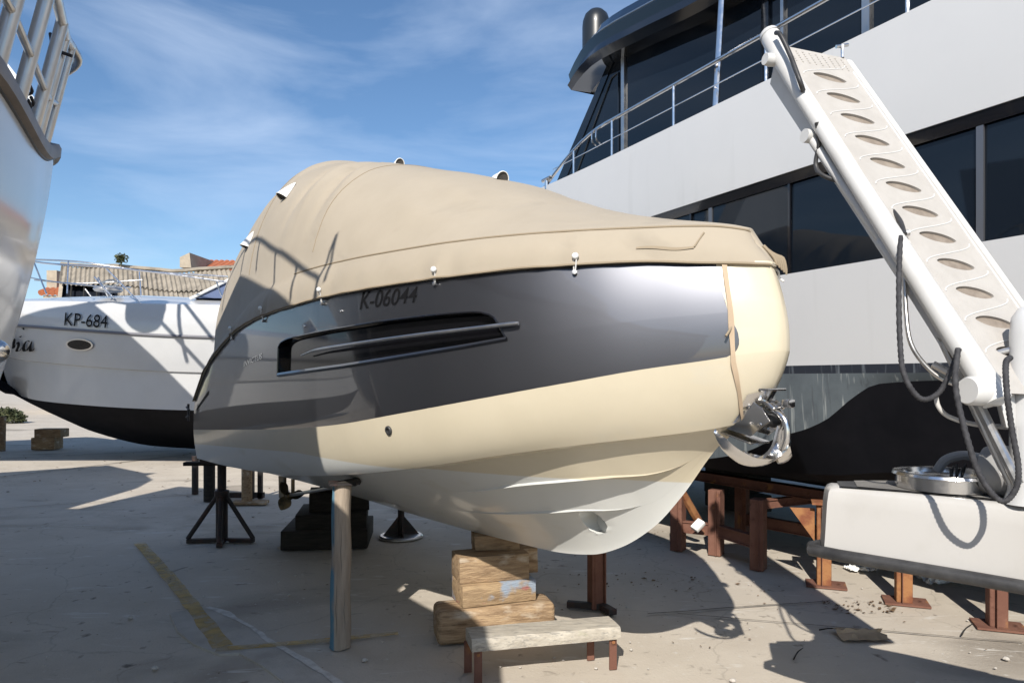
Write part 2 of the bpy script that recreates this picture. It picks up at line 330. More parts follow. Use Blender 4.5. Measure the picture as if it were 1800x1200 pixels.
# ------------------------------------------------------------------ ground
rows = []
xs = [-400, -150, -60, -30] + [-16 + 0.5*k for k in range(65)] + [30, 60, 150, 400]
ys = [-60, -20, -8] + [-4 + 0.5*k for k in range(57)] + [32, 45, 70, 120, 250, 600]
for y in ys:
    rows.append([Vector((x, y, 0.012*noise.noise(Vector((x*0.35, y*0.35, 0))) if abs(x) < 17 and -5 < y < 25 else 0)) - Vector((0, 0, 0.012)) for x in xs])
obj('ground', MB().grid(rows), M['concrete'], kind='structure')
def strip(pts, wd, z, jitter=0.0):
    mb = MB(); L_, R_ = [], []
    for i, p in enumerate(pts):
        t = (pts[min(i+1, len(pts)-1)] - pts[max(i-1, 0)]).normalized(); n = Vector((-t.y, t.x, 0))
        h = wd/2*(1 + jitter*(noise.noise(p*3.1)))
        L_.append(Vector((p.x, p.y, z)) + n*h); R_.append(Vector((p.x, p.y, z)) - n*h)
    return mb.grid([L_, R_])
# worn yellow bay lines, old repair patch, joints between the slabs
yl = spline([gnd(245, 955), gnd(300, 1018), gnd(345, 1075), gnd(392, 1138)], 8)
obj('yellow_line', strip(yl, 0.13, 0.010, 0.25), M['yellow'], kind='structure')
yl = spline([gnd(380, 1143), gnd(490, 1134), gnd(600, 1124), gnd(700, 1114)], 8)
obj('yellow_line', strip(yl, 0.085, 0.012, 0.25), M['yellow'], kind='structure')
poly = [gnd(*p) for p in [(298,1078),(330,1072),(365,1068),(395,1078),(420,1092),(447,1106),(468,1124),(500,1142),(545,1168),(590,1198),(620,1225),(560,1235),(500,1200),(460,1170),(420,1148),(385,1150),(340,1132),(312,1110)]]
obj('repair_patch', MB().prism([p + Vector((0,0,-0.02)) for p in poly], (0,0,0.026)), M['patch'], kind='structure', smooth=0)
ed = spline([gnd(*p) for p in [(365,1068),(395,1078),(420,1092),(447,1106),(468,1124),(500,1142),(545,1168),(590,1198),(640,1235)]], 5)
ed = [p + Vector((0.012*noise.noise(p*14), 0.012*noise.noise(p*17+Vector((5,0,0))), 0)) for p in ed]
obj('repair_edge', strip(ed, 0.045, 0.010, 1.4), M['edge_grout'], kind='structure')
for a, b, w_ in [((0,838),(340,797),0.05), ((0,806),(330,790),0.05), ((1140,1078),(1460,1056),0.018), ((-80,900),(330,870),0.018), ((1190,1078),(1800,1130),0.012)]:
    pa, pb = gnd(*a), gnd(*b); pts = [pa.lerp(pb, k/24) for k in range(25)]
    pts = [p + Vector((0.02*noise.noise(p*2.3), 0.02*noise.noise(p*2.9+Vector((9,0,0))), 0)) for p in pts]
    obj('expansion_joint', strip(pts, w_, 0.006, 0.5), M['joint'], kind='structure')

# ------------------------------------------------------------------ far buildings
def P(px, py, Y): return at(px, py, Y)
# shed with corrugated fibre-cement roof
sh = thing('shed', 'old shed with grey corrugated fibre cement roof and dark opening behind the white boat', 'shed', (-22.5, 42, 0))
Yr, Ye = 47.0, 40.0                # ridge and eave distance
zr, ze = 2 + 205*47/1250, 2 + 150*40/1250
x0, x1 = -27.4, -9.0
zr, ze = 9.5, 5.0
def roof_pt(x, v, k=0.0):           # v 0 ridge .. 1 eave
    sag = -0.18*math.sin((x - x0)*0.33)*(1 - v) - 0.10*math.sin((x-x0)*0.9+1)
    return Vector((x - 2.4*(1-v) + 1.6*v, lerp(Yr, Ye, v), lerp(zr, ze, v) + sag - 0.045*(x - x0) + k))
ncol, nrow = 10, 3
sw = (x1 - x0)/ncol
for r in range(nrow):
    for c in range(ncol):
        if r >= 1 and c < 3 and not (r == 1 and c == 2): continue       # fallen sheets leave a dark opening
        if (r, c) in ((2, 8),): continue
        mb = MB(); rws = []
        jz = random.uniform(-0.02, 0.03); jv = random.uniform(-0.02, 0.02)
        for j in range(4):
            v = lerp(r/nrow, (r+1)/nrow + 0.03, j/3) + jv
            row = []
            for i in range(37):
                x = x0 + sw*(c + i/36*1.02)
                row.append(roof_pt(x, v, 0.06*math.cos(i/36*6*2*math.pi) + 0.03*r*-1 + 0.09*(1-j/3)*-1 + jz + 0.12*(nrow-r)*0.3))
            rws.append(row)
        mb.grid(rws)
        o = obj('roof_sheet', mb, M['fibre_cement'], sh, smooth=60)
mb = MB().prism([(x0-2.4, Yr, 0), (x0+1.6, Ye, 0), (x0+1.6, Ye, ze-0.3), (x0-2.4, Yr, zr-0.25)], (0.25, 0, 0))
obj('gable_wall', mb, M['plaster'], sh, smooth=0)
obj('back_wall', MB().box(((x0+x1)/2, Yr+0.2, 3.9), (x1-x0, 0.3, 7.8)), M['plaster'], sh, smooth=0)
obj('shade_sheet', MB().grid([[roof_pt(lerp(x0, x1, k/8), v, -0.55) for k in range(9)] for v in (0.02, 0.5, 1.0)]), M['shade_fill'], sh, smooth=0)  # near-black sheet under the roof paints in the shade inside the shed
for k in range(7):
    x = x0 + 0.8 + k*0.8
    obj('rafter', MB().tube([roof_pt(x, 0.3, -0.12), roof_pt(x, 1.0, -0.12)], 0.05, 5), M['wood_dark'], sh)
mb = MB(); pth = [roof_pt(lerp(x0, x1, k/20), 0, 0.16 + 0.03*math.sin(k*2.1)) for k in range(21)]
mb.tube(pth, 0.13, 6); obj('ridge_cap', mb, M['fibre_cement'], sh)
# orange-roofed house behind the shed
hs = thing('house', 'small house with orange tiled roof and pale gable rising behind the shed', 'house', (-24, 58, 0))
mb = MB(); a = P(322, 462, 58); b = P(428, 470, 58)
mb.prism([P(316, 470, 57)*1, P(316, 452, 57), P(333, 444, 57), P(336, 470, 57)], (0.2, 5, 0)); obj('gable', mb, M['plaster'], hs, smooth=0)
obj('wall', MB().box((-21.5, 61, 5.2), (11, 5, 10.4)), M['plaster'], hs, smooth=0)
for k in range(24):
    x = lerp(P(335, 0, 58).x, P(335, 0, 58).x + 11, k/24)
    mb = MB(); rws = []
    for v in (0, 1):
        rws.append([Vector((x + 0.23*math.cos(q*math.pi/6)*1.0, lerp(58.3, 62, v), lerp(10.75, 12.2, v) - 0.06*k*0.1 + 0.16*math.sin(q*math.pi/6))) for q in range(7)])
    mb.grid(rws); obj('roof_tile_row', mb, M['terracotta'], hs, smooth=60)
# chimney house at far left
ch = thing('chimney_house', 'distant plastered wall with small red tiled roof at the left of the shed', 'house', (-35, 55, 0))
obj('wall', MB().box((-35.4, 56, 4.2), (1.7, 2, 8.4)), M['plaster'], ch, smooth=0)
for k in range(5): obj('roof_tile_row', MB().tube([(-36.3+k*0.42, 54.8, 8.6), (-36.3+k*0.42, 57.3, 9.5)], 0.24, 8), M['terracotta'], ch)
obj('chimney', MB().box((-36.0, 56, 9.6), (0.8, 0.8, 1.7)), M['plaster'], ch, smooth=0, bevel=0.02)
# little plants rooted in the roof ridge
for (px_, py_, s_, lab) in ((213, 455, 0.42, 'small green plant growing on the ridge of the shed roof'),):
    mb = MB()
    for k in range(160):
        d = Vector((random.gauss(0, 1), random.gauss(0, 1), random.gauss(0.3, 0.8))).normalized()*random.uniform(0.2, 1)*s_
        c = P(px_, py_, 46.5) + Vector((d.x*1.2, d.y, d.z*0.9)); e = Vector((random.uniform(-1,1), random.uniform(-1,1), random.uniform(-1,1)))*0.13; g = Vector((random.uniform(-1,1), random.uniform(-1,1), random.uniform(-1,1)))*0.13
        mb.add([c-e, c+g, c+e], [(0, 1, 2)])
    mb.tube([P(px_, 466, 46.5), P(px_, 455, 46.5)], 0.05, 5)
    obj('roof_plant', mb, M['leaf'], origin=P(px_, 466, 46.5), label=lab, cat='plant', fixn=False)
# scrub behind the white boat at the left edge of the yard
for px_, Y_, s_, lab in ((8, 32, 0.7, 'dusty green bush under the bow of the white boat at the far left'),):
    mb = MB(); c0 = Vector(((px_-900)/1250*Y_, Y_, 0))
    for k in range(1400):
        d = Vector((random.gauss(0, 1), random.gauss(0, 1), abs(random.gauss(0, 0.9)))).normalized()*random.uniform(0.3, 1)**0.5*s_
        c = c0 + Vector((d.x*1.3, d.y, d.z*0.95 + 0.05)); e = Vector((random.uniform(-1,1), random.uniform(-1,1), random.uniform(-1,1)))*0.10; g = Vector((random.uniform(-1,1), random.uniform(-1,1), random.uniform(-1,1)))*0.10
        mb.add([c-e, c+g, c+e], [(0, 1, 2)])
    obj('bush', mb, M['leaf'], origin=c0, label=lab, cat='bush', fixn=False)

# ------------------------------------------------------------------ white express cruiser behind (KP-684)
kp = thing('motor_boat', 'white sports cruiser with black bottom lettered KP-684 behind the covered boat', 'boat', (-8, 17, 0))
YS = pchip([-14.2, -13, -11.9, -10.6, -9.2, -7.5, -2.0], [18.6, 18.0, 17.35, 16.85, 16.55, 16.45, 16.5])
def kpl(f, inset=None):
    g = pchip(*f)
    return lambda x: g(x)
kz = [ # name -> z over x ; bow on the left
    pchip([-14.4, -12.4, -11.0, -9.3, -7, -2], [2.1, 1.15, 0.6, 0.22, 0.12, 0.16]),      # keel
    pchip([-14.4, -12, -7.5, -2], [1.62, 1.46, 1.25, 1.2]),        # black / white boundary
    pchip([-14.4, -12, -7.5, -2], [2.62, 2.42, 2.13, 2.05]),       # spray knuckle
    pchip([-14.4, -12, -7.5, -2], [3.50, 3.28, 2.97, 2.85]),       # rub strake
    pchip([-14.4, -12, -7.5, -2], [3.98, 3.90, 3.72, 3.65]),       # deck edge
]
offs = [1.9, 0.30, 0.22, 0.0, 0.10]
def kpt(i, x, mir=1):
    # bow plan: sections meet the stem on the centre plane
    y = YS(x) + offs[i]*(1 if i else 1) ; yc = 18.65
    if i == 0: y = yc
    y = min(y, yc)
    # stem rake: shift lower lines aft at the bow
    k = max(0, min(1, (-10.4 - x)/4.0)); sh_ = (4.0 - kz[i](x))*0.42*k*k
    return Vector((x + sh_, y if mir > 0 else 2*yc - y, kz[i](x)))
xs = [-14.2 + 12.2*k/44 for k in range(45)]
hb = MB(); ht = MB()
for s_ in (1, -1):
    def seg(i, j, n, bul=0):
        return [[kpt(i, x, s_).lerp(kpt(j, x, s_), k/n) + Vector((0, -bul*math.sin(math.pi*k/n)*s_, 0)) for x in xs] for k in range(n+1)]
    hb.grid(seg(0, 1, 6, 0.25)); ht.grid(seg(1, 2, 4)); 
    a_ = seg(2, 3, 4, 0.02); 
    ht.grid([[kpt(2, x, s_) for x in xs], [kpt(2, x, s_) + Vector((0, -0.06*s_, 0.02)) for x in xs]])
    ht.grid([[p + Vector((0, -0.06*(1 - k/4)*s_, 0.02*(1-k/4))) for p in a_[k]] for k in range(5)])
    ht.grid(seg(3, 4, 3, 0.05))
# deck with camber, coachroof
dk = []
for k in range(9):
    row = []
    for x in xs:
        a_, b_ = kpt(4, x, 1), kpt(4, x, -1); p = a_.lerp(b_, k/8); p.z += 0.16*math.sin(math.pi*k/8) + 0.20*math.sin(math.pi*k/8)*max(0, min(1, (x+12.5)/3)); row.append(p)
    dk.append(row)
ht.grid(dk)
for i in range(4):
    (hb if i == 0 else ht).grid([[kpt(i, -2.0, 1), kpt(i, -2.0, -1)], [kpt(i+1, -2.0, 1), kpt(i+1, -2.0, -1)]])
obj('hull', ht, M['white'], kp, smooth=28); obj('bottom', hb, M['black_paint'], kp, smooth=40)
mb = MB(); mb.tube([kpt(3, x) + Vector((0, -0.015, 0)) for x in xs], 0.035, 8); obj('rub_strake', mb, mat('grey_rubbing', (0.16, 0.16, 0.18), 0.6), kp)
# porthole
c0 = at(141, 606, 16.45); c0.y = YS(c0.x) + offs[3]*0.5 - 0.02 + 0.06
def kp_side(px_, py_):
    Y = 16.5
    for _ in range(6):
        p = at(px_, py_, Y); z = p.z
        zs = [k(p.x) for k in kz]; i = 3 if z > zs[3] else 2
        fq = (z - zs[i])/(zs[i+1]-zs[i]); Y = lerp(kpt(i, p.x).y - (0.06 if i == 2 else 0), kpt(i+1, p.x).y, fq) - (0.02 if i == 2 else 0.05)*math.sin(math.pi*max(0, min(1, fq)))
    return at(px_, py_, Y)
def kp_ring(cx, cy, rx, ry, tilt, n=32):
    o = []
    for k in range(n):
        a_ = 2*math.pi*k/n; dx = rx*math.cos(a_); dy = ry*math.sin(a_)
        o.append(kp_side(cx + dx*math.cos(tilt) - dy*math.sin(tilt), cy + dx*math.sin(tilt) + dy*math.cos(tilt)))
    return o
r1 = kp_ring(141, 606, 21, 8.5, 0.06); r2 = kp_ring(141, 606, 24, 10.5, 0.06)
f = Vector((0, -0.03, 0))
po = obj('porthole', MB().grid([[p + f*0.2 for p in r2], [p + f*1.3 for p in r2], [p + f*1.3 for p in r1], [p + f*0.3 for p in r1]], closed=True), M['chrome_dull'], kp)
mb = MB(); mb.add([p + f*0.9 for p in r1], [tuple(range(32))]); obj('pane', mb, M['hull_glass'], po, smooth=0)
# letters
def kp_text(s, px0, py0, px1, py1, h, off=0.0):
    vs, fs = text_mesh(s, 0.12, off)
    mb = MB(); mb.add([kp_side(lerp(px0, px1, a_), lerp(py0, py1, a_) - h*b_) + Vector((0, -0.03, 0)) for a_, b_ in vs], fs); return mb
obj('registration_letters', kp_text('KP-684', 114, 572, 190, 577, 23, 0.0), M['lettering'], kp, smooth=0, fixn=False, label='black registration KP-684')
def ribbon(mb, pts, wf, proj):
    pts = spline([Vector((x, y, 0)) for x, y in pts], 6); L_, R_ = [], []
    for i, p in enumerate(pts):
        w_ = wf(i/(len(pts)-1)); L_.append(proj(p.x - w_, p.y + w_*0.35)); R_.append(proj(p.x + w_, p.y - w_*0.35))
    mb.grid([L_, R_])
pj = lambda x, y: kp_side(x, y) + Vector((0, -0.03, 0))
sw_ = lambda t: 0.5 + 2.3*math.sin(math.pi*t)
def nm_(mb): obj('name_letter', mb, M['lettering'], kp, smooth=0, fixn=False)
mb = MB(); ribbon(mb, [(29, 606), (33, 601), (34, 608), (31, 616), (35, 617), (40, 611)], sw_, pj); nm_(mb); mb = MB()
ribbon(mb, [(55, 601), (49, 599), (44, 606), (43, 614), (47, 617), (53, 609), (57, 600)], sw_, pj)
ribbon(mb, [(58, 600), (55, 609), (55, 616), (58, 617), (62, 612)], sw_, pj); nm_(mb); mb = MB()
ribbon(mb, [(35, 592), (37, 591), (38, 593)], lambda t: 2.2*math.sin(math.pi*t)+0.4, pj); nm_(mb); mb = MB()
ribbon(mb, [(12, 618), (20, 600), (26, 597), (25, 612), (29, 606)], sw_, pj); nm_(mb); mb = MB()
ribbon(mb, [(38, 577), (42, 577), (44, 580)], lambda t: 1.5*math.sin(math.pi*t)+0.4, pj)
nm_(mb)
# windscreen, coach roof slope, rails
wsn = MB(); a0, a1 = at(338, 523, 17.2), at(392, 498, 17.6)
wsn.prism([at(338, 524, 17.2), at(400, 524, 17.2), at(430, 478, 17.4), at(392, 499, 17.3)], (0, 2.2, 0)); obj('windscreen', wsn, M['windscreen'], kp, smooth=0)
obj('windscreen_frame', MB().tube([at(334, 525, 17.15), at(392, 497, 17.25), at(432, 475, 17.35)], 0.035, 8), M['white_plastic'], kp)
def rail(name, pts, r, m_='chrome'):
    return obj(name, MB().tube(spline([at(*p) for p in pts], 6), r, 8), M[m_], kp)
rail('bow_rail', [(20, 448, 18.3), (75, 462, 17.4), (190, 470, 16.9), (300, 482, 16.7), (400, 496, 16.6)], 0.022)
rail('bow_rail', [(20, 480, 18.3), (80, 493, 17.5), (170, 503, 17.0), (230, 505, 16.8)], 0.016)
rail('bow_rail', [(20, 455, 19.3), (140, 460, 20.2), (260, 477, 20.6), (400, 486, 20.6)], 0.022)
rail('bow_rail', [(60, 492, 19.6), (140, 498, 20.1), (250, 492, 20.4)], 0.016)
for a_, b_ in (((185, 470, 16.95), (262, 549, 16.55)), ((166, 487, 17.0), (200, 524, 16.8)), ((150, 508, 17.0), (160, 521, 17.0)), ((60, 462, 17.7), (82, 517, 17.3)), ((380, 494, 16.7), (390, 520, 16.6)), ((245, 478, 20.5), (248, 521, 20.3)), ((120, 460, 20.0), (118, 516, 19.6)), ((172, 488, 17.0), (190, 521, 16.9))):
    obj('stanchion', MB().tube([at(*a_), at(*b_)], 0.02, 8), M['chrome'], kp)
mb = MB(); mb.lathe([(0.001, 0), (0.30, 0), (0.33, 0.04), (0.30, 0.10), (0.001, 0.13)], at(190, 512, 17.6)); obj('deck_hatch', mb, M['chrome_dull'], kp)
mb = MB().tube(spline([at(178, 497, 17.3), at(195, 492, 17.3), at(208, 498, 17.3), at(196, 503, 17.3), at(178, 499, 17.3)], 5), 0.02, 6); obj('anchor_chain_guide', mb, M['chrome'], kp)
k2 = thing('motor_boat', 'unseen copy of the white cruiser added for its reflection in the hull band', 'boat', (0, 0, 0))
k2.location = (-17.5, 13.0, 0); k2.rotation_euler = (0, 0, 0.75)  # added boat out of view, there to be mirrored in the dark band
for ch_ in list(kp.children):
    if ch_.name.startswith(('registration', 'name_letter')): continue
    c_ = ch_.copy(); C.objects.link(c_); c_.parent = k2
    for g_ in ch_.children:
        d_ = g_.copy(); C.objects.link(d_); d_.parent = c_
# what carries it
for nm, c, s_, rz, mt, lab in (
    ('timber_block', gnd(75, 790) + Vector((0, 0.2, 0.17)), (0.62, 0.5, 0.34), 0.1, 'wood_raw', 'orange sawn timber block under the bow of the white cruiser'),
    ('timber_block', gnd(80, 790) + Vector((0.05, 0.2, 0.46)), (0.72, 0.45, 0.24), 0.05, 'wood_raw', 'upper timber block touching the keel of the white cruiser')):
    obj(nm, MB().box(c, s_, rz), M[mt], origin=c, bevel=0.02, label=lab, cat='timber block', group='blocks under the white cruiser')
c = Vector((-6.5, 18.65, 0.07)); obj('timber_block', MB().box(c, (0.5, 0.9, 0.14)), M['wood_dark'], origin=c, bevel=0.02, label='flat dark timber under the keel of the white cruiser', cat='timber block', group='blocks under the white cruiser')
c = gnd(3, 792); obj('prop_post', MB().tube([c, c + Vector((0.02, 0, 0.95))], 0.09, 12), M['wood_raw'], origin=c, label='pale timber post at the left edge below the white cruiser', cat='prop')

# ------------------------------------------------------------------ large white yacht on the right
YR = Vector((2.64, 6.6, 0)); YA = Vector((-0.451, 0.892, 0)).normalized(); YN = Vector((0.892, 0.451, 0)).normalized()
def yp(t, d, z): return YR + YA*t + YN*d + Vector((0, 0, z))
ya = thing('motor_yacht', 'large white motor yacht with dark window band and black wheelhouse on rusty trestles', 'yacht', yp(0, 2.6, 0))
def ybow(t):                                     # how far the side swings in towards the bow
    k = max(0, t - 4.5); return 0.055*k*k
ts = [-7 + 0.5*k for k in range(10)] + [-2 + 0.1*k for k in range(41)] + [2.4, 2.8, 3.2] + [3.6 + 0.4*k for k in range(21)]
ytop = lambda t: 4.90 + 0.010*max(0, t-3)**2
wt = pchip([-7, 3.2, 5.5], [3.93, 3.94, 3.80]); wb = pchip([-7, 3.2, 5.5], [2.99, 2.98, 3.40])
zch = pchip([-7, -1.34, -0.79, -0.5, -0.31, -0.05, 0.22, 0.8, 1.5, 3, 6, 9, 12], [2.0, 1.985, 1.955, 1.80, 1.65, 1.53, 1.45, 1.22, 1.10, 1.05, 1.15, 1.6, 2.4])
side = MB(); an = MB(); bt = MB()
def yrow(f, ins=0.0): return [yp(t, ybow(t) + ins, f(t)) for t in ts]
beam = 5.4
# upper topside between deck and windows with a faint fold, lower topside
side.grid([yrow(ytop, 0.0), yrow(lambda t: lerp(ytop(t), wt(t), 0.55), -0.02), yrow(wt, 0.0)])
side.grid([yrow(wt, 0.0), yrow(wt, 0.06)])
side.grid([yrow(wb, 0.06), yrow(wb, -0.004)])
side.grid([yrow(wb, -0.004), yrow(lambda t: 2.12, 0.02)])
def mirr(t, z, ins): return yp(t, beam - ybow(t) - ins, z)
side.grid([[mirr(t, ytop(t), 0) for t in ts], [mirr(t, 2.12, 0.02) for t in ts]])
side.grid([yrow(ytop), [mirr(t, ytop(t), 0) for t in ts]])                # deck
side.grid([[yp(-7, 0, 4.9), yp(-7, beam, 4.9)], [yp(-7, 0, 2.12), yp(-7, beam, 2.12)]])
obj('topsides', side, M['yacht_white'], ya, smooth=20)
obj('boot_stripe', MB().grid([yrow(lambda t: 2.12, 0.02), yrow(lambda t: 2.045, 0.025)]), M['boot'], ya)
an.grid([yrow(lambda t: 2.045, 0.025), yrow(lambda t: lerp(2.045, zch(t), 0.5), 0.04), yrow(zch, 0.06)])
obj('antifouling', an, M['grey_antifoul'], ya, smooth=30)
bt.grid([yrow(zch, 0.06), [yp(t, ybow(t) + 0.30, lerp(zch(t), 0.95, 0.75)) for t in ts], [yp(t, min(2.6, ybow(t) + 0.9), 0.88 + max(0, t-6)*0.12) for t in ts], [yp(t, 2.7, 0.80 + max(0, t-6)*0.16) for t in ts], [yp(t, max(2.8, beam-0.9-ybow(t)), 0.88 + max(0, t-6)*0.12) for t in ts], [mirr(t, 2.12, 0.02) for t in ts]])
bt.grid([[yp(-7, 0.06, 2.1), yp(-7, beam-.02, 2.1)], [yp(-7, 0.9, 0.88), yp(-7, beam-0.9, 0.88)]])
obj('bottom', bt, M['black_paint'], ya, smooth=40)
# window band: recessed dark panes and uprights
cuts = [-7, -5.2, -3.4, -2.15, -1.62, -0.95, 0.12, 1.18, 1.5, 2.4, 3.2, 4.2, 5.4]
for a, b in zip(cuts[:-1], cuts[1:]):
    n = 4; tt = [lerp(a+0.015, b-0.015, k/n) for k in range(n+1)]
    tl = random.uniform(-0.01, 0.01)
    obj('window_pane', MB().grid([[yp(t, ybow(t) + 0.05 + tl, wt(t) - 0.10) for t in tt], [yp(t, ybow(t) + 0.05, wb(t)) for t in tt]]), M['glass'], ya, smooth=30)
obj('window_header', MB().grid([yrow(lambda t: wt(t)-0.0, 0.012), yrow(lambda t: wt(t)-0.10, 0.03)]), M['black_gloss'], ya)
for a in cuts[1:-1]:
    w_ = 0.026 if a in (-1.62, 1.18) else 0.012
    mb = MB(); mb.prism([yp(a-w_, ybow(a)+0.052, wb(a)), yp(a+w_, ybow(a)+0.052, wb(a)), yp(a+w_, ybow(a)+0.052, wt(a)-0.1), yp(a-w_, ybow(a)+0.052, wt(a)-0.1)], -YN*0.02)
    obj('window_mullion', mb, M['mullion'] if w_ > 0.02 else M['black_gloss'], ya, smooth=0)
# bulwark capping rail, side rail with stanchions and wire
rt = lambda t: 4.90 + (0.50 if t < 3.2 else 0.50*math.cos(min(1, (t-3.2)/1.75)*math.pi/2))
rp = [yp(t, 0.06, rt(t)) for t in [-2.2 + 0.2*k for k in range(31)] + [4.1, 4.3, 4.5, 4.65, 4.78, 4.88, 4.94]]
obj('side_rail', MB().tube(rp, 0.024, 10), M['chrome'], ya)
obj('rail_wire', MB().tube([yp(t, 0.06, 5.15) for t in (-2.2, 0, 2, 4.0, 4.6)], 0.007, 6), M['chrome'], ya)
for t in (-1.05, 0.42, 1.81, 3.05, 4.0):
    obj('rail_stanchion', MB().tube([yp(t, 0.06, 4.88), yp(t, 0.06, rt(t))], 0.020, 8), M['chrome'], ya)
obj('roof_pillar', MB().tube([yp(1.17, 0.10, 4.88), yp(1.17, 0.22, 6.5)], 0.036, 10), M['chrome'], ya)
# gate latch on the rail
mb = MB()
for dt in (0.0, 0.10): mb.tube(spline([yp(3.30+dt, 0.04, 5.16), yp(3.30+dt, -0.02, 5.20), yp(3.30+dt, -0.02, 5.32), yp(3.30+dt, 0.04, 5.37)], 4), 0.014, 6)
obj('gate_latch', mb, M['chrome'], ya)
# deck cleat post at the forward end of the bulwark
mb = MB().tube([yp(4.72, 0.02, 4.88), yp(4.72, 0.02, 5.02)], 0.03, 10); mb.tube([yp(4.60, 0.02, 5.03), yp(4.84, 0.02, 5.03)], 0.03, 8)
obj('deck_cleat', mb, M['chrome'], ya)
# wheelhouse
wh = 0.52
def wpl(t, z, d=wh): return yp(t, d, z)
A1 = [(-1.2, 4.9), (5.3, 4.9), (5.3, 5.08), (3.62, 6.62), (-1.2, 6.62)]
mb = MB(); mb.prism([wpl(t, z) for t, z in A1], YN*3.8); obj('wheelhouse_glass', mb, M['glass'], ya, smooth=0)
for t, w_ in ((3.42, 0.035), (0.85, 0.05), (0.62, 0.02), (-0.35, 0.04)):
    mb = MB().prism([wpl(t-w_, 4.92, wh-0.001), wpl(t+w_, 4.92, wh-0.001), wpl(t+w_, 6.6, wh-0.001), wpl(t-w_, 6.6, wh-0.001)], -YN*0.03); obj('window_frame', mb, M['chrome_dull'] if w_ < 0.045 else M['navy'], ya, smooth=0)
mb = MB().tube([wpl(3.55, 5.0, wh-0.01), wpl(3.55, 6.3, wh-0.01), wpl(3.72, 6.28, wh-0.01), wpl(4.75, 5.05, wh-0.01)], 0.012, 6); obj('window_trim', mb, M['navy'], ya)
mb = MB().prism([wpl(5.34, 4.9, wh-0.015), wpl(5.34, 5.10, wh-0.015), wpl(3.66, 6.66, wh-0.015), wpl(3.50, 6.66, wh-0.015), wpl(5.12, 5.0, wh-0.015), wpl(5.12, 4.9, wh-0.015)], YN*0.04); obj('screen_pillar', mb, M['navy'], ya, smooth=0)
# roof: glossy dark fascia with upturned visor in front, soffit below
zf = pchip([-1.5, 1.35, 2.7, 4.2, 4.8], [6.10, 6.17, 6.34, 6.50, 6.50])
rts = [-1.5 + 0.3*k for k in range(22)]
def fas(t, k):                                   # outline from soffit edge up over the fascia
    d0 = 0.20 + 0.10*max(0, t-3.2)**2
    pr = [(0.40, 0.02), (0.05, 0.0), (-0.02, 0.10), (0.03, 0.22), (0.0, 0.36), (0.10, 0.42), (0.22, 0.52), (0.55, 0.74), (1.6, 0.86)]
    d, h = pr[k]; fade = 1.0 if t < 4.0 else max(0.25, 1 - (t-4.0)/1.1)
    return yp(t, d0 + d, zf(t) + h*(0.5 + 0.5*fade) + (0.12 if k >= 6 else 0)*fade)
fr = MB(); fr.grid([[fas(t, k) for t in rts] for k in range(9)])
cl = [fas(rts[-1], k) for k in range(9)]
fr.grid([[p for p in cl], [p + YN*(3.4 - 0.2) + YA*0.0 for p in cl]])
fr.grid([[fas(t, 8) for t in rts], [fas(t, 8) + YN*2.2 for t in rts]])
obj('roof', fr, M['navy'], ya, smooth=32)
obj('roof_trim', MB().tube([fas(t, 5) + Vector((0, 0, 0.02)) - YN*0.01 for t in rts if t < 4.4], 0.014, 6), M['chrome_dull'], ya)
for nm_, a_, b_, mt_ in (('soffit', 3.2, 4.8, 'soffit'), ('side_soffit', -1.5, 3.2, 'black_rubber')):
    tt = [lerp(a_, b_, k/8) for k in range(9)]; sf = MB(); sf.grid([[yp(t, 0.42 + 0.10*max(0, t-3.2)**2, zf(t)+0.03) for t in tt], [yp(t, 4.2, zf(t)+0.05) for t in tt]]); obj(nm_, sf, M[mt_], ya)
mb = MB(); c = at(1048, 72, 12.0); mb.lathe([(0.235, -0.5), (0.235, 0.22), (0.225, 0.33), (0.19, 0.43), (0.12, 0.50), (0.04, 0.525), (0.0, 0.53)], c, n=32); obj('satellite_dome', mb, M['dome'], ya, smooth=50)
# aft upper side panel, white
mb = MB(); mb.prism([yp(-1.33, 0.0, 4.91), yp(-6.8, 0.0, 4.91), yp(-6.8, 0.0, 6.9), yp(-2.2, 0.0, 6.9)], YN*0.8); obj('aft_bulwark', mb, M['yacht_white'], ya, smooth=0, bevel=0.01)
mb = MB(); mb.prism([yp(0.05, 0.70, 4.95), yp(-1.1, 0.70, 4.95), yp(-1.25, 0.70, 5.25), yp(-0.5, 0.70, 5.32)], -YN*0.02); obj('inner_coaming', mb, M['chrome_dull'], ya, smooth=0)

# ------------------------------------------------------------------ trestles under the yacht
tr = thing('trestle', 'red rusty steel trestle frame with cross rail under the forward part of the yacht', 'trestle', gnd(1333, 1000), 'rusty steel trestles')
rotp = math.atan2(YA.y, YA.x)
pp = [gnd(1333, 1000), gnd(1259, 974), gnd(1192, 966)]
pp.append(pp[0] + YN*1.0); pp.append(pp[2] + YN*1.0)
for c in pp:
    mb = MB(); mb.box(c + Vector((0, 0, 0.37)), (0.14, 0.155, 0.74), rotp + 0.5); mb.box(c + Vector((0.0, 0, 0.37)) - Vector((0.03, 0.085, 0)), (0.012, 0.03, 0.74), rotp + 0.5)
    obj('post', mb, M['rust'], tr, smooth=0, bevel=0.006)
def beam_(a, b, z, w, h, m_, par, nm='cross_rail'):
    a = Vector((a.x, a.y, z)); b = Vector((b.x, b.y, z)); d = b - a; rz = math.atan2(d.y, d.x)
    mb = MB(); mb.box((a+b)/2, (d.length, w, h), rz); mb.box((a+b)/2 + Vector((0,0,h/2)), (d.length-0.002, w*1.5, 0.014), rz); mb.box((a+b)/2 - Vector((0,0,h/2)), (d.length-0.002, w*1.5, 0.014), rz)
    return obj(nm, mb, M[m_], par, smooth=0, bevel=0.003)
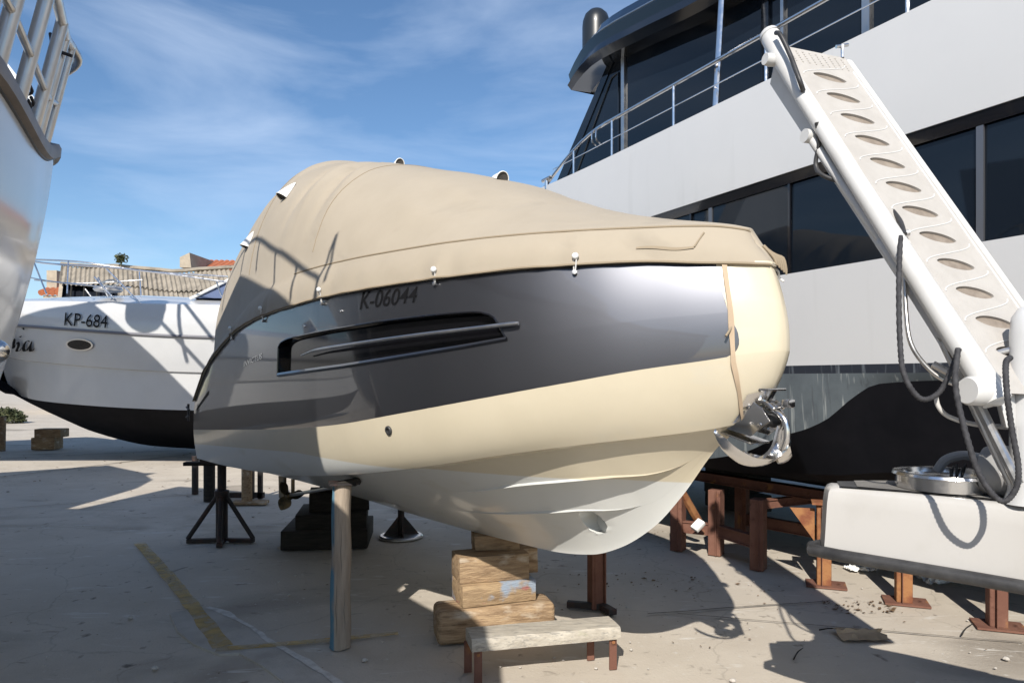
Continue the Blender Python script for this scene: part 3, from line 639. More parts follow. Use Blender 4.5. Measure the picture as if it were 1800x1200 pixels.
beam_(pp[0], pp[1], 0.28, 0.06, 0.12, 'rust', tr); beam_(pp[1], pp[2], 0.28, 0.06, 0.12, 'rust', tr); beam_(pp[3], pp[4], 0.28, 0.06, 0.12, 'rust', tr)
beam_(pp[0] + YN*0.5 - YA*0.9, pp[2] + YN*0.5 + YA*1.5, 0.80, 0.10, 0.10, 'rust', tr, 'top_beam'); beam_(pp[0], pp[3], 0.68, 0.06, 0.08, 'rust', tr)
mb = MB(); mb.tube([gnd(1192, 966) + Vector((0.02, -0.05, 0.70)), gnd(1192, 966) + Vector((0.26, 0.1, 0.32))], 0.05, 8); obj('brace', mb, M['rust_orange'], tr)
c = Vector((2.08, 7.95, 0.36)); obj('foam_block', MB().box(c, (0.14, 0.10, 0.06), Matrix.Rotation(0.4, 3, 'X') @ Matrix.Rotation(0.6, 3, 'Z') @ Matrix.Rotation(-0.5, 3, 'Y')), M['white_plastic'], origin=c - Vector((0,0,0.03)), bevel=0.012, label='small white foam block on the cross rail of the rusty trestle', cat='foam block')
for (px_, py_, lab, mt, gus) in ((1448, 1028, 'rusty steel post with corner gusset and base plate left of the grey boat stern', 'rust_orange', True), (1588, 1058, 'orange rusty steel post standing below the black fender', 'rust_orange', False), (1752, 1101, 'dark rusty steel post at the right edge behind the fender', 'rust', False)):
    c = gnd(px_, py_); po = thing('yacht_prop', lab, 'prop', c, 'rusty steel props')
    mb = MB(); mb.box(c + Vector((0, 0, 0.40)), (0.13, 0.14, 0.78), rotp + 0.75); obj('post', mb, [M[mt]], po, smooth=0, bevel=0.012)
    mb = MB(); mb.box(c + Vector((-0.05, -0.075, 0.40)), (0.05, 0.006, 0.76), rotp+0.75+1.571); obj('flange', mb, M['rust'], po, smooth=0)
    obj('base_plate', MB().box(c + Vector((0.02, 0, 0.008)), (0.36, 0.26, 0.016), rotp + 0.75), M['rust'], po, smooth=0)
    obj('cap_plate', MB().box(c + Vector((0, 0, 0.80)), (0.22, 0.22, 0.02), rotp + 0.75), M['rust_orange'], po, smooth=0)
    if gus:
        g0 = c + Vector((-0.08, 0.02, 0)); obj('gusset', MB().prism([g0 + Vector((0, 0, 0.42)), g0 + Vector((0, 0, 0.74)), g0 + Vector((-0.22, 0.05, 0.74))], (0.0, 0.014, 0)), M['rust_orange'], po, smooth=0)
    beam_(c + YN*0.0, c + YN*2.2, 0.76, 0.08, 0.08, 'rust', po, 'cross_beam') if not gus else None
for k, t in enumerate((-3.2, 0.5, 3.5)):
    c = yp(t, 2.7, 0); o_ = thing('keel_stack', ('dark keel block stack under the aft yacht bottom', 'dark keel block stack under the middle of the yacht', 'dark keel block stack under the forward yacht keel')[k], 'keel blocks', c, 'keel stacks under the yacht')
    for q in range(3): obj('timber', MB().box(c + Vector((0, 0, 0.13 + 0.26*q)), (0.5, 0.9, 0.25) if q % 2 else (0.9, 0.5, 0.25), rotp), M['wood_dark'], o_, smooth=0, bevel=0.015)

# ------------------------------------------------------------------ near boat at the left edge: tall polished bow
lf = thing('moored_yacht', 'tall polished white yacht hull with steel rail cut by the left edge', 'yacht', (-3.6, 2.0, 0))
top = [(-0.9, -4.0), (-0.95, -1.0), (-1.0, 0.5), (-1.1, 1.25), (-1.64, 1.95), (-2.01, 2.5), (-2.215, 3.06), (-2.69, 4.0), (-3.08, 4.7), (-3.36, 5.22), (-3.85, 5.80), (-4.6, 6.1), (-6.2, 6.1), (-7.3, 5.4), (-7.9, 4.2)]
tp = spline([(x, y, 0) for x, y in top], 6)
zsh = pchip([-4, 0, 2.0, 3.0, 4.0, 4.7, 5.2, 5.8, 6.2], [3.32, 3.30, 3.30, 3.33, 3.385, 3.52, 3.68, 3.78, 3.82])
def lfh(p, z, i):
    zt = zsh(p.y); d = max(0.0, zt - z); ins = 0.125*d**1.7
    t = (tp[min(i+1, len(tp)-1)] - tp[max(i-1, 0)]).normalized(); n = Vector((-t.y, t.x, 0))
    q = p + n*ins - Vector((0, 0.22*d*max(0, min(1, (p.y-4.8)/1.2)), 0)); return Vector((q.x, q.y, z))
rws = []
for k in range(25):
    rws.append([lfh(p, lerp(zsh(p.y), 0.55, (k/24)), i) for i, p in enumerate(tp)])
obj('hull', MB().grid(rws), M['mirror_white'], lf, smooth=50)
# deck and port side
mb = MB(); mb.grid([[Vector((p.x, p.y, zsh(p.y)-0.02)) for p in tp], [Vector((min(-8.0, p.x-0.2), p.y, zsh(p.y)-0.02)) for p in tp]])
mb.grid([[Vector((-8.0, p.y, zsh(p.y))) for p in tp], [Vector((-7.0, min(p.y, 3.6), 0.6)) for p in tp]]); obj('deck', mb, M['white'], lf)
mb = MB(); rr = []
for i, p in enumerate(tp):
    t = (tp[min(i+1, len(tp)-1)] - tp[max(i-1, 0)]).normalized(); n = Vector((t.y, -t.x, 0)); z = zsh(p.y)
    rr.append([p + n*a + Vector((0, 0, z+b)) for a, b in ((-0.02, 0.035), (0.03, 0.03), (0.045, 0.0), (0.04, -0.06), (0.0, -0.075))])
mb.grid(rr); obj('rub_rail', mb, M['rub'], lf, smooth=40)
mb = MB(); mb.tube([r[4] for r in rr], 0.009, 6); obj('rub_seam', mb, M['black_rubber'], lf)
def sheer_at(y):
    i = min(range(56), key=lambda k: abs(tp[k].y - y)); p = tp[i]; return Vector((p.x - 0.05, p.y, zsh(p.y) + 0.02))
rail_pts = []
for y in (3.0, 3.25, 3.70, 4.25, 4.62, 4.95):
    a = sheer_at(y); b = a + Vector((0.15, 0.06, 0.72))
    r_ = 0.036 if y < 4.5 else 0.030
    obj('stanchion', MB().tube([a, b], r_, 14), M['chrome_dull'], lf); rail_pts.append((a, b))
obj('top_rail', MB().tube(spline([b for a, b in rail_pts], 5) + spline([rail_pts[-1][1], rail_pts[-1][1] + Vector((-0.05, 0.15, -0.05)), rail_pts[-1][1] + Vector((-0.3, 0.3, -0.1))], 4)[1:], 0.030, 12), M['chrome_dull'], lf)
obj('mid_rail', MB().tube(spline([a.lerp(b, 0.42) for a, b in rail_pts], 5), 0.020, 10), M['chrome_dull'], lf)
mb = MB(); p0 = sheer_at(3.9)
for k in range(9):
    a = p0 + Vector((-0.1 + 0.02*math.sin(k*2.2), 0.1 + 0.03*math.cos(k*1.7), 0.03 + 0.022*k)); mb.tube(spline([a, a + Vector((0.05, 0.03, 0.03)), a + Vector((0.08, -0.03, 0.05))], 4), 0.009, 6)
obj('coiled_line', mb, M['rope'], lf)
b = rail_pts[-2][1]; obj('lashing', MB().tube(spline([b + Vector((-0.10, 0, 0.02)), b + Vector((-0.04, -0.05, -0.10)), b + Vector((0.06, -0.03, -0.14))], 4), 0.012, 6), M['rope'], lf)
# bow eye fitting and small vents on the hull
mb = MB(); cc = at(-6, 617, 3.9); mb.lathe([(0.0, 0.05), (0.03, 0.048), (0.055, 0.03), (0.065, 0.0), (0.05, -0.05)], cc, axis=(0.75, -0.65, 0), n=20); obj('stem_fitting', mb, M['chrome'], lf, smooth=60)
for px_, py_, h_ in ((88, 312, 0.2), (73, 341, 0.03)):
    mb = MB(); c = at(px_ - 2, py_, 5.22 if h_ > 0.1 else 4.9); mb.tube([c + Vector((0, 0, h_/2)), c - Vector((0.01, 0, h_/2))], 0.012 if h_ > 0.1 else 0.022, 10); obj('hull_vent', mb, M['chrome_dull'], lf)
# raised deckhouse with flying-bridge rail (unseen, shaped to throw the shade on the covered boat's stern)
dh = MB(); prof = [(-2.10, 1.92, 4.92), (-2.74, 2.97, 5.28), (-3.58, 4.27, 5.70), (-8.0, 4.90, 6.6), (-8.0, -3.5, 6.0), (-3.2, -3.5, 5.3), (-2.9, 1.7, 5.0)]
dh.add([Vector((x, y, 3.2)) for x, y, z in prof] + [Vector(p) for p in prof], [tuple(range(7))[::-1], tuple(range(7, 14))] + [(k, (k+1) % 7, 7+(k+1) % 7, 7+k) for k in range(7)])
obj('shade_deckhouse', dh, M['white'], lf, smooth=0, bevel=0.03)
rp2 = [Vector(p) for p in prof[:3]] + [Vector((-4.9, 4.45, 5.95))]; rp2 = spline(rp2, 6)
obj('bridge_rail', MB().tube([p + Vector((-0.03, 0, 0.42)) for p in rp2], 0.022, 10), M['chrome'], lf)
for k in range(0, len(rp2), 3): obj('bridge_stanchion', MB().tube([rp2[k], rp2[k] + Vector((-0.03, 0, 0.42))], 0.016, 8), M['chrome'], lf)
a = Vector(prof[0]); mb = MB(); mb.tube([a + Vector((-0.05, 0.1, 0.1)), a + Vector((0.05, -0.25, 0.95))], 0.016, 8); mb.tube([a + Vector((0.05, -0.25, 0.95)), a + Vector((0.08, -0.05, 0.3))], 0.016, 8); obj('antenna_bracket', mb, M['chrome'], lf)
for k, (x, y) in enumerate(((-3.4, -2.5), (-4.4, -2.5), (-3.6, 1.0), (-4.6, 1.0))):
    obj('cradle_post', MB().box((x, y, 0.45), (0.2, 0.2, 0.9)), M['rust'], lf, smooth=0)

# ------------------------------------------------------------------ unseen yacht left of the frame, shaped for its shade on the white cruiser
y2 = thing('unseen_yacht', 'unseen white yacht with satellite dome, shaped for the shade it throws', 'yacht', (-11, 6, 0))
mb = MB(); st = []
for k in range(13):
    q = k/12; y = lerp(-2.0, 10.4, q); hw = 2.6*(1 - max(0, (q-0.7)/0.3)**2.6) + 0.02
    zt = 4.3 + 0.4*q*q; zl = 1.3 + 2.2*max(0, (q-0.6)/0.4)**2
    hl = hw*(0.75 - 0.45*q*q); yl = y - 1.6*max(0, (q-0.6)/0.4)
    cx = -10.7
    st.append([Vector((cx-hw, y, zt)), Vector((cx-hl, yl, zl)), Vector((cx, yl, zl-0.5)), Vector((cx+hl, yl, zl)), Vector((cx+hw, y, zt)), Vector((cx, y, zt+0.1))])
mb.grid(st, closed=True); mb.add(st[0], [(0, 1, 2, 3, 4, 5)]); obj('hull', mb, M['white'], y2, smooth=40)
mb = MB(); mb.prism([(-7.9, 11.8, 4.80), (-9.3, 11.8, 6.2), (-10.9, 11.8, 7.65), (-14.5, 11.8, 8.1), (-14.5, 11.8, 4.85), (-7.95, 11.8, 4.75)], (0, -0.5, 0)); obj('shade_screen', mb, M['white'], y2, smooth=0)  # unseen panel cut to throw the slanting shade on the cruiser
mb = MB(); mb.prism([(-9.2, -1.5, 5), (-12.2, -1.5, 5), (-11.9, -1.2, 7.0), (-9.5, -1.2, 7.0)], (0, 7.5, 0)); obj('superstructure', mb, M['white'], y2, smooth=0)
dm = Vector((-9.50, 12.0, 7.25)); mb = MB(); mb.lathe([(0.0, -0.46), (0.30, -0.44), (0.46, -0.30), (0.49, 0.0), (0.44, 0.22), (0.30, 0.40), (0.0, 0.50)], dm, n=28); obj('satellite_dome', mb, M['white_plastic'], y2, smooth=60)
mb = MB()
for pts in ([dm + Vector((-2.2, -0.1, 0.35)), dm + Vector((-0.9, -0.05, 0.30)), dm + Vector((-0.3, 0, 0.1))], [dm + Vector((0.3, 0, 0.35)), dm + Vector((0.75, 0, 0.30)), dm + Vector((1.6, -0.2, -0.7))], [dm + Vector((0.75, 0, 0.3)), dm + Vector((0.95, -0.1, -1.2))], [dm + Vector((0.3, 0, -0.3)), dm + Vector((1.5, -0.1, -1.5))], [dm + Vector((-1.5, 0, 0.32)), dm + Vector((-1.5, 0, -0.7))]):
    mb.tube(pts, 0.045, 8)
obj('dome_arch', mb, M['white_plastic'], y2)
for x, y in ((-9.6, 0), (-11.8, 0), (-9.8, 6), (-11.6, 6)): obj('cradle_post', MB().box((x, y, 0.75), (0.25, 0.25, 1.5)), M['rust'], y2, smooth=0)

# ------------------------------------------------------------------ stern platform of the boat on the right
bs = thing('stern_platform', 'grey white boat stern with black fender strip and grey teak top at lower right', 'boat', (2.0, 3.2, 0))
fl = [(1.50, 3.42), (1.82, 3.10), (2.05, 2.86), (2.5, 2.35), (3.2, 1.6)]     # camera-side edge
bk = [(1.54, 3.56), (2.05, 3.56), (2.45, 3.35), (3.0, 2.9), (3.9, 2.2)]
def ring(inset, z, rnd=0.0):
    f_ = spline([(x, y, 0) for x, y in fl], 6); b_ = spline([(x, y, 0) for x, y in bk], 6); pts = f_ + b_[::-1]
    c = Vector((2.1, 3.2, 0)); o = []
    for i, p in enumerate(pts):
        t = (pts[(i+1) % len(pts)] - pts[i-1]).normalized(); n = Vector((-t.y, t.x, 0)); o.append(Vector((p.x, p.y, z)) + n*inset)
    return o
mb = MB(); mb.grid([ring(-0.0, 1.17), ring(0.006, 1.24), ring(0.016, 1.40), ring(0.024, 1.455), ring(0.036, 1.476), ring(0.055, 1.484)], closed=True)
o = len(mb.v) - len(ring(0, 0)); n_ = len(ring(0, 0)); mb.f.append([o+k for k in range(n_)]); mb.m.append(0)
mb.grid([ring(0.0, 1.17), ring(0.08, 1.15), ring(0.2, 1.15)], closed=True)
obj('platform', mb, M['cream_white'], bs, smooth=40)
fp = spline([(x, y, 0) for x, y in fl], 6)
fpo = []
for i, p in enumerate(fp):
    t = (fp[min(i+1, len(fp)-1)] - fp[max(i-1, 0)]).normalized(); fpo.append(Vector((p.x, p.y, 1.165)) + Vector((t.y, -t.x, 0))*0.012)
pre = [Vector((1.56, 3.57, 1.165)), Vector((1.49, 3.53, 1.165)), Vector((1.462, 3.47, 1.165))]
obj('fender_strip', MB().tube(pre + fpo[1:], 0.030, 12, sx=1.0), M['black_rubber'], bs)
# teak planks
q0 = [(Vector((x, y, 0))) for x, y in fl]; q1 = [(Vector((x, y, 0))) for x, y in bk]
A_ = spline(q0, 6); B_ = spline(q1, 6)
for k in range(7):
    u0_, u1_ = 0.16 + 0.11*k, 0.16 + 0.11*k + 0.105
    mb = MB(); r0 = [A_[i].lerp(B_[i], u0_) for i in range(2, 17)]; r1 = [A_[i].lerp(B_[i], u1_) for i in range(2, 17)]
    mb.grid([[p + Vector((0,0,1.492)) for p in r0], [p + Vector((0,0,1.492)) for p in r1]]); obj('teak_plank', mb, M['teak_grey'], bs, smooth=0)
mb = MB(); mb.grid([[A_[i].lerp(B_[i], 0.12) + Vector((0,0,1.488)) for i in range(1, 18)], [A_[i].lerp(B_[i], 0.95) + Vector((0,0,1.488)) for i in range(1, 18)]]); obj('caulking', mb, M['black_rubber'], bs, smooth=0)
# round steel turntable of the gangway, transom body
c = Vector((2.02, 3.30, 1.495)); mb = MB(); mb.lathe([(0.215, 0), (0.215, 0.055), (0.23, 0.06), (0.225, 0.072), (0.19, 0.072), (0.185, 0.05), (0.0, 0.05)], c, n=40); obj('turntable', mb, M['chrome'], bs, smooth=40)
mb = MB()
for k in range(6): mb.tube([c + Vector((-0.02+0.012*k, -0.06+0.02*(k%2), 0.05)), c + Vector((-0.015+0.014*k, -0.05, 0.095+0.01*(k%3)))], 0.006, 6)
obj('clamp', mb, M['black_rubber'], bs)
mb = MB(); mb.lathe([(0.0, -0.06), (0.10, -0.06), (0.11, -0.04), (0.11, 0.04), (0.10, 0.06), (0.0, 0.06)], Vector((2.12, 3.08, 1.60)), axis=(0.6, -0.8, 0), n=28); obj('winch_drum', mb, M['tyre'], bs)
mb = MB(); mb.tube(spline([(2.02, 3.38, 1.56), (2.05, 3.36, 1.615), (2.11, 3.33, 1.64), (2.18, 3.30, 1.63)], 5), 0.022, 10); obj('fairlead', mb, M['tyre'], bs)
tb = MB(); q_ = [(2.13, 2.93), (2.05, 2.70), (2.6, 1.9), (3.6, 2.0)]
tb.add([Vector((x, y, 1.16)) for x, y in q_] + [Vector((2.13, 2.93, 1.62)), Vector((2.05, 2.70, 1.72)), Vector((2.6, 1.9, 2.1)), Vector((3.6, 2.0, 2.0))], [(3,2,1,0), (4,5,6,7), (0,1,5,4), (1,2,6,5), (2,3,7,6), (3,0,4,7)])
obj('transom', tb, M['white'], bs, smooth=40, bevel=0.03, seg=3)
mb = MB(); mb.lathe([(0.085, 1.485), (0.068, 1.54), (0.062, 1.65), (0.062, 2.18), (0.055, 2.25), (0.03, 2.29), (0.0, 2.30)], Vector((2.115, 2.92, 0)), n=24); obj('gangway_column', mb, M['white'], bs, smooth=50)
hl_ = MB(); hl_.prism([(2.75, 2.35, 1.15), (2.9, 2.5, 1.15), (3.5, 2.0, 1.15), (3.2, 1.66, 1.15)], (0.05, 0, -0.6)); obj('lower_hull', hl_, M['black_paint'], bs, smooth=0)
obj('keel_post', MB().box((3.2, 2.45, 0.28), (0.5, 0.5, 0.56)), M['wood_dark'], bs, smooth=0, bevel=0.02)

# ------------------------------------------------------------------ folded gangway
gw = thing('gangway', 'white folding boarding gangway with oval step holes raised above the boat stern', 'gangway', (1.9, 2.85, 1.5))
BL = Vector((1.885, 2.85, 2.02)); TL = Vector((1.385, 3.80, 3.79)); WV = Vector((0.475, 0.14, -0.02))
UV = (TL - BL); GN = WV.cross(UV).normalized()
if GN.y > 0: GN = -GN
def gp(a, b, h=0.0): return BL + UV*a + WV*b + GN*h
# deck plate with real oval holes
NS = 12; cen = [0.055 + 0.0765*k for k in range(NS)]
mb = MB(); L_ = UV.length; Wd = WV.length
hr_b, hr_a = 0.205, 0.0145
def hole(ca, n=24): return [(ca + hr_a*math.sin(2*math.pi*k/n) + 0.0, 0.53 + hr_b*math.cos(2*math.pi*k/n)) for k in range(n)]
rim = MB()
for ca in cen:
    half = 0.0765/2; oc = []; h = []
    per = [(x_, -1) for x_ in [-1 + k/6 for k in range(12)]] + [(1, y_) for y_ in [-1 + k/4 for k in range(8)]] + [(x_, 1) for x_ in [1 - k/6 for k in range(12)]] + [(-1, y_) for y_ in [1 - k/4 for k in range(8)]]
    for x_, y_ in per:
        a_ = math.atan2(y_, x_); oc.append((ca + y_*half, 0.53 + x_*0.47))
        cx_, sy_ = math.cos(a_), math.sin(a_); h.append((ca + hr_a*sy_*(1 - 0.25*abs(cx_)**3) - 0.004*cx_, 0.53 + hr_b*cx_))
    mb.grid([[gp(a_, b_) for a_, b_ in oc], [gp(a_, b_) for a_, b_ in h], [gp(a_, b_, -0.012) for a_, b_ in h]], closed=True)
mb.add([gp(0.017-0.06, 0.06), gp(0.017-0.06, 1.0), gp(0.0168, 1.0), gp(0.0168, 0.06)], [(0,1,2,3)])
mb.add([gp(0.9347, 0.06), gp(0.9347, 1.0), gp(1.0, 0.97), gp(1.0, 0.10)], [(0,1,2,3)])
obj('tread_deck', mb, M['nonskid'], gw, smooth=0)
mb = MB(); mb.add([gp(-0.04, 0.05, -0.0125), gp(-0.04, 0.99, -0.0125), gp(0.99, 0.97, -0.0125), gp(0.99, 0.10, -0.0125)], [(0,1,2,3)]); obj('step_recess', mb, M['hole_teak'], gw, smooth=0)
for ca in cen:
    mb = MB(); pts = []
    for k in range(19):
        q = k/18; a_ = ca + 0.030*math.cos(math.pi*q)*-1 + 0.036; b_ = 0.53 + (0.36*math.sin(math.pi*q*0.5+0.2) if k % 1 == 0 else 0)
        pts.append((ca - 0.004 + 0.07*q, 0.53 + 0.34*math.sin(math.pi*(q*1.0-0.5))))
    # an S-shaped moulding linking one step to the next
    mb.tube([gp(a_, b_, 0.0) for a_, b_ in pts], 0.0035, 8); obj('tread_moulding', mb, M['paint_white'], gw)
for b_ in (0.10, 0.93): obj('side_moulding', MB().tube([gp(-0.02, b_), gp(0.94, b_)], 0.006, 6), M['paint_white'], gw)
# side members
mb = MB(); mb.tube([gp(-0.06, 0.0, -0.01), gp(0.3, 0.0, -0.01), gp(0.8, -0.01, -0.01), gp(0.90, -0.01, 0.0), gp(0.97, 0.01, 0.01), gp(1.03, 0.05, 0.0)], [0.054, 0.046, 0.036, 0.042, 0.054, 0.052], 16); mb.lathe([(0.056, 0), (0.05, 0.025), (0.03, 0.045), (0.0, 0.05)], gp(1.03, 0.05, 0.0), axis=UV, n=16); obj('side_tube', mb, M['paint_white'], gw, smooth=50)
mb = MB(); mb.prism([gp(0.06, 0.03, -0.02), gp(0.97, 0.03, -0.02), gp(0.93, 0.03, -0.14), gp(0.12, 0.03, -0.10)], WV*0.06); obj('side_web', mb, M['paint_white'], gw, smooth=0)
mb = MB(); mb.prism([gp(-0.04, 0.97, -0.06), gp(0.99, 0.95, -0.06), gp(0.99, 0.95, 0.012), gp(-0.04, 0.97, 0.012)], WV*0.07); obj('side_web', mb, M['paint_white'], gw, smooth=0, bevel=0.008)
obj('underside', MB().prism([gp(0.1, 0.05, -0.10), gp(0.1, 0.96, -0.06), gp(0.95, 0.94, -0.06), gp(0.95, 0.08, -0.12)], GN*-0.01), M['paint_white'], gw, smooth=0)
mb = MB()
for i in range(6):
    for j in range(9):
        c = gp(0.944 + 0.0085*i, 0.20 + 0.085*j, 0.0); mb.lathe([(0.007, 0), (0.005, 0.004), (0, 0.005)], c, axis=GN, n=6)
obj('grip_studs', mb, M['nonskid'], gw)
mb = MB(); c = gp(1.0, 0.93, 0.0); mb.tube([c, c + Vector((0.0, 0, 0.07))], 0.010, 8); mb.tube([c + Vector((-0.035, 0, 0.06)), c + Vector((0.035, 0.01, 0.075))], 0.010, 8); obj('tip_cleat', mb, M['chrome'], gw)
for a_ in (0.94,):
    c = gp(a_, 0.02, -0.02); mb = MB(); mb.lathe([(0.0, -0.03), (0.03, -0.03), (0.034, 0), (0.03, 0.03), (0.0, 0.03)], c - WV*0.13, axis=WV, n=16); obj('pivot_boss', mb, M['paint_white'], gw)
# pivot, ram
pv = gp(-0.035, -0.02, -0.02); mb = MB(); mb.lathe([(0.0, -0.10), (0.050, -0.10), (0.058, -0.085), (0.058, 0.05), (0.0, 0.05)], pv, axis=WV, n=24); obj('pivot', mb, M['paint_white'], gw, smooth=40)
mb = MB(); mb.prism([gp(-0.01, 0.10, 0), gp(-0.01, 0.30, 0), Vector((2.08, 2.92, 1.80)), Vector((1.99, 2.86, 1.80))], (0.02, 0.06, 0)); obj('hinge_bracket', mb, M['paint_white'], gw, smooth=0, bevel=0.006)
ra, rb = at(1424, 240, 3.58), at(1700, 640, 2.98)
mb = MB(); mb.tube([ra, ra.lerp(rb, 0.25), ra.lerp(rb, 0.52)], 0.022, 12); mb.lathe([(0.0, -0.035), (0.034, -0.035), (0.034, 0.035), (0.0, 0.035)], ra, axis=WV, n=16); obj('ram_rod', mb, M['paint_white'], gw, smooth=40)
obj('ram_cylinder', MB().tube([ra.lerp(rb, 0.5), ra.lerp(rb, 0.51), ra.lerp(rb, 0.94)], [0.028, 0.034, 0.034], 14), M['paint_white'], gw, smooth=40)
mb = MB(); c = at(1575, 425, 3.22); mb.box(c, (0.10, 0.10, 0.06), Matrix.Rotation(0.9, 3, 'Y')); obj('ram_clamp', mb, M['paint_white'], gw, smooth=0, bevel=0.015)
mb = MB(); c = at(1586, 413, 3.18); mb.tube([c - Vector((0.03, 0, 0)), c + Vector((0.03, 0.01, 0.01))], 0.018, 8); obj('shackle', mb, M['chrome'], gw)
# frame struts below the pivot
for a_, b_, r_ in (((1690, 650, 3.0), (1790, 850, 2.86), 0.020), ((1655, 600, 3.05), (1775, 850, 2.9), 0.014), ((1640, 640, 3.1), (1800, 725, 2.9), 0.016), ((1670, 640, 3.05), (1775, 615, 2.95), 0.014)):
    obj('strut', MB().tube([at(*a_), at(*b_)], r_, 10), M['chrome_dull'], gw)
# hoses and ropes
def rope(name, pts, r_, m_, lab, cat='rope', group=None, twist=True):
    pth = spline([at(*p) for p in pts], 14 if twist else 8); rr_ = [r_*(1 + (0.14 if k % 2 else -0.06)) for k in range(len(pth))] if twist else r_
    o_ = obj(name, MB().tube(pth, rr_, 10), M[m_], origin=at(*pts[-1]), label=lab, cat=cat, group=group, smooth=60); return o_
rope('rope', [(1583, 415, 3.14), (1580, 500, 3.05), (1582, 600, 3.0), (1590, 660, 2.95), (1618, 700, 2.92), (1650, 690, 2.9), (1672, 650, 2.88), (1686, 612, 2.86)], 0.0105, 'rope', 'black braided rope hanging in a loop from the gangway clamp')
rope('rope', [(1684, 612, 2.84), (1680, 680, 2.80), (1700, 770, 2.75), (1725, 840, 2.72), (1760, 880, 2.70), (1785, 860, 2.68), (1790, 820, 2.68), (1778, 750, 2.70), (1770, 690, 2.70), (1768, 640, 2.74), (1776, 628, 2.78)], 0.0105, 'rope', 'black braided rope looping down onto the stern platform')
rope('hose', [(1364, 58, 3.70), (1372, 62, 3.66), (1388, 95, 3.62), (1405, 140, 3.55), (1412, 160, 3.58)], 0.012, 'black_rubber', 'black hose at the upper end of the gangway', 'hose', twist=False)
rope('hose', [(1436, 215, 3.50), (1440, 250, 3.52), (1434, 290, 3.55), (1450, 310, 3.5), (1510, 330, 3.42), (1555, 358, 3.35), (1580, 385, 3.24), (1590, 412, 3.16)], 0.011, 'black_rubber', 'black hose hanging under the gangway to the ram', 'hose', twist=False)
rope('hose', [(1590, 480, 3.16), (1592, 540, 3.14), (1600, 600, 3.1), (1625, 640, 3.08), (1660, 668, 3.05), (1720, 690, 3.0), (1800, 735, 2.95)], 0.010, 'chrome_dull', 'grey hose curving below the ram cylinder', 'hose', twist=False)
rope('hose', [(1645, 695, 3.1), (1650, 715, 3.1), (1668, 732, 3.1), (1710, 745, 3.08), (1760, 750, 3.05), (1800, 752, 3.0)], 0.010, 'paint_white', 'white hose curving low behind the black ropes', 'hose', twist=False)

# ------------------------------------------------------------------ the covered boat (local axes: x to the bow, -y to the near side)
BO = Vector((-0.125, 5.5, 0)); BROT = math.atan2(-0.808, 0.589)
U0, US = -1.5, -4.45
zK = pchip([-4.442,-2.478,-1.289,-.502,.234,.683,1.091,1.35,1.632,1.846,2.042,2.22],[.7494,.7396,.744,.7575,.7806,.8005,.8582,.9524,1.1303,1.3426,1.5842,1.7687])
zC = pchip([-4.45,-3.214,-2.02,-.802,-.048,.693,1.261,1.693,1.934,2.161,2.268],[1.0605,1.0873,1.1409,1.2485,1.3444,1.4643,1.5743,1.6536,1.6945,1.739,1.7695])
zB = pchip([-4.448,-2.277,-.787,-.099,.571,1.163,1.686,1.995,2.254,2.356,2.482],[1.3978,1.5248,1.6242,1.6888,1.783,1.8787,1.9792,2.0462,2.093,2.1145,2.1333])
zS = pchip([-4.45,-4.1,-3.8,-3.4,-3.05,-2.469,-1.652,-.415,.884,1.671,1.955,2.257,2.372],[1.77,2.0,2.16,2.286,2.38,2.495,2.5617,2.5939,2.5986,2.6115,2.6096,2.588,2.5757])
FW = pchip([-1.5,-.8,0,.8,1.2,1.5,1.8,2.1,2.25,2.36,2.42,2.455,2.477,2.487,2.49],[1.26,1.25,1.21,1.08,.955,.815,.625,.39,.268,.176,.12,.082,.048,.022,0])
LN = {'K': (0, 0, 2.22, zK), 'C': (1.2, 1.12, 2.28, zC), 'B': (1.24, 1.26, 2.495, zB), 'S': (1.22, 1.24, 2.40, zS)}
def HL(k, p, s=-1):
    Wa, W_, U, z = LN[k]
    if p <= 1: u = US + (U0-US)*p; e = p*p*(3-2*p); w = Wa + (W_-Wa)*e
    else:
        q = math.sin(math.pi/2*min(1, p-1)); u = U0 + (U-U0)*q; w = W_/1.26*FW(U0 + (2.49-U0)*q)
    return Vector((u, s*w, z(u)))
def HT(p, t, s=-1):
    a, b, c = HL('C', p, s), HL('B', p, s), HL('S', p, s)
    q = a*((t-1)*(t-2)/2) - b*(t*(t-2)) + c*(t*(t-1)/2); l = a.lerp(b, t) if t < 1 else b.lerp(c, t-1)
    return q*0.75 + l*0.25
def HN(p, t, s=-1):
    n = (HT(min(2, p+.004), t, s) - HT(p-.004, t, s)).cross(HT(p, t+.01, s) - HT(p, t-.01, s)).normalized()
    if n.y*s < 0: n = -n
    return n
def HO(p, t, o, s=-1): return HT(p, t, s) + HN(p, t, s)*o
sb1 = pchip([1.0, 1.32, 1.43, 1.505, 1.585, 1.66], [.40, .44, .46, .45, .35, .24])
sb2 = pchip([1.0, 1.375, 1.48, 1.555, 1.62, 1.685, 1.76], [.70, .72, .74, .71, .65, .52, .38])
def hump(p, a, b): 
    q = (p-a)/(b-a); return 0.0 if q <= 0 or q >= 1 else min(1, 3.0*q)*min(1, 2.6*(1-q))
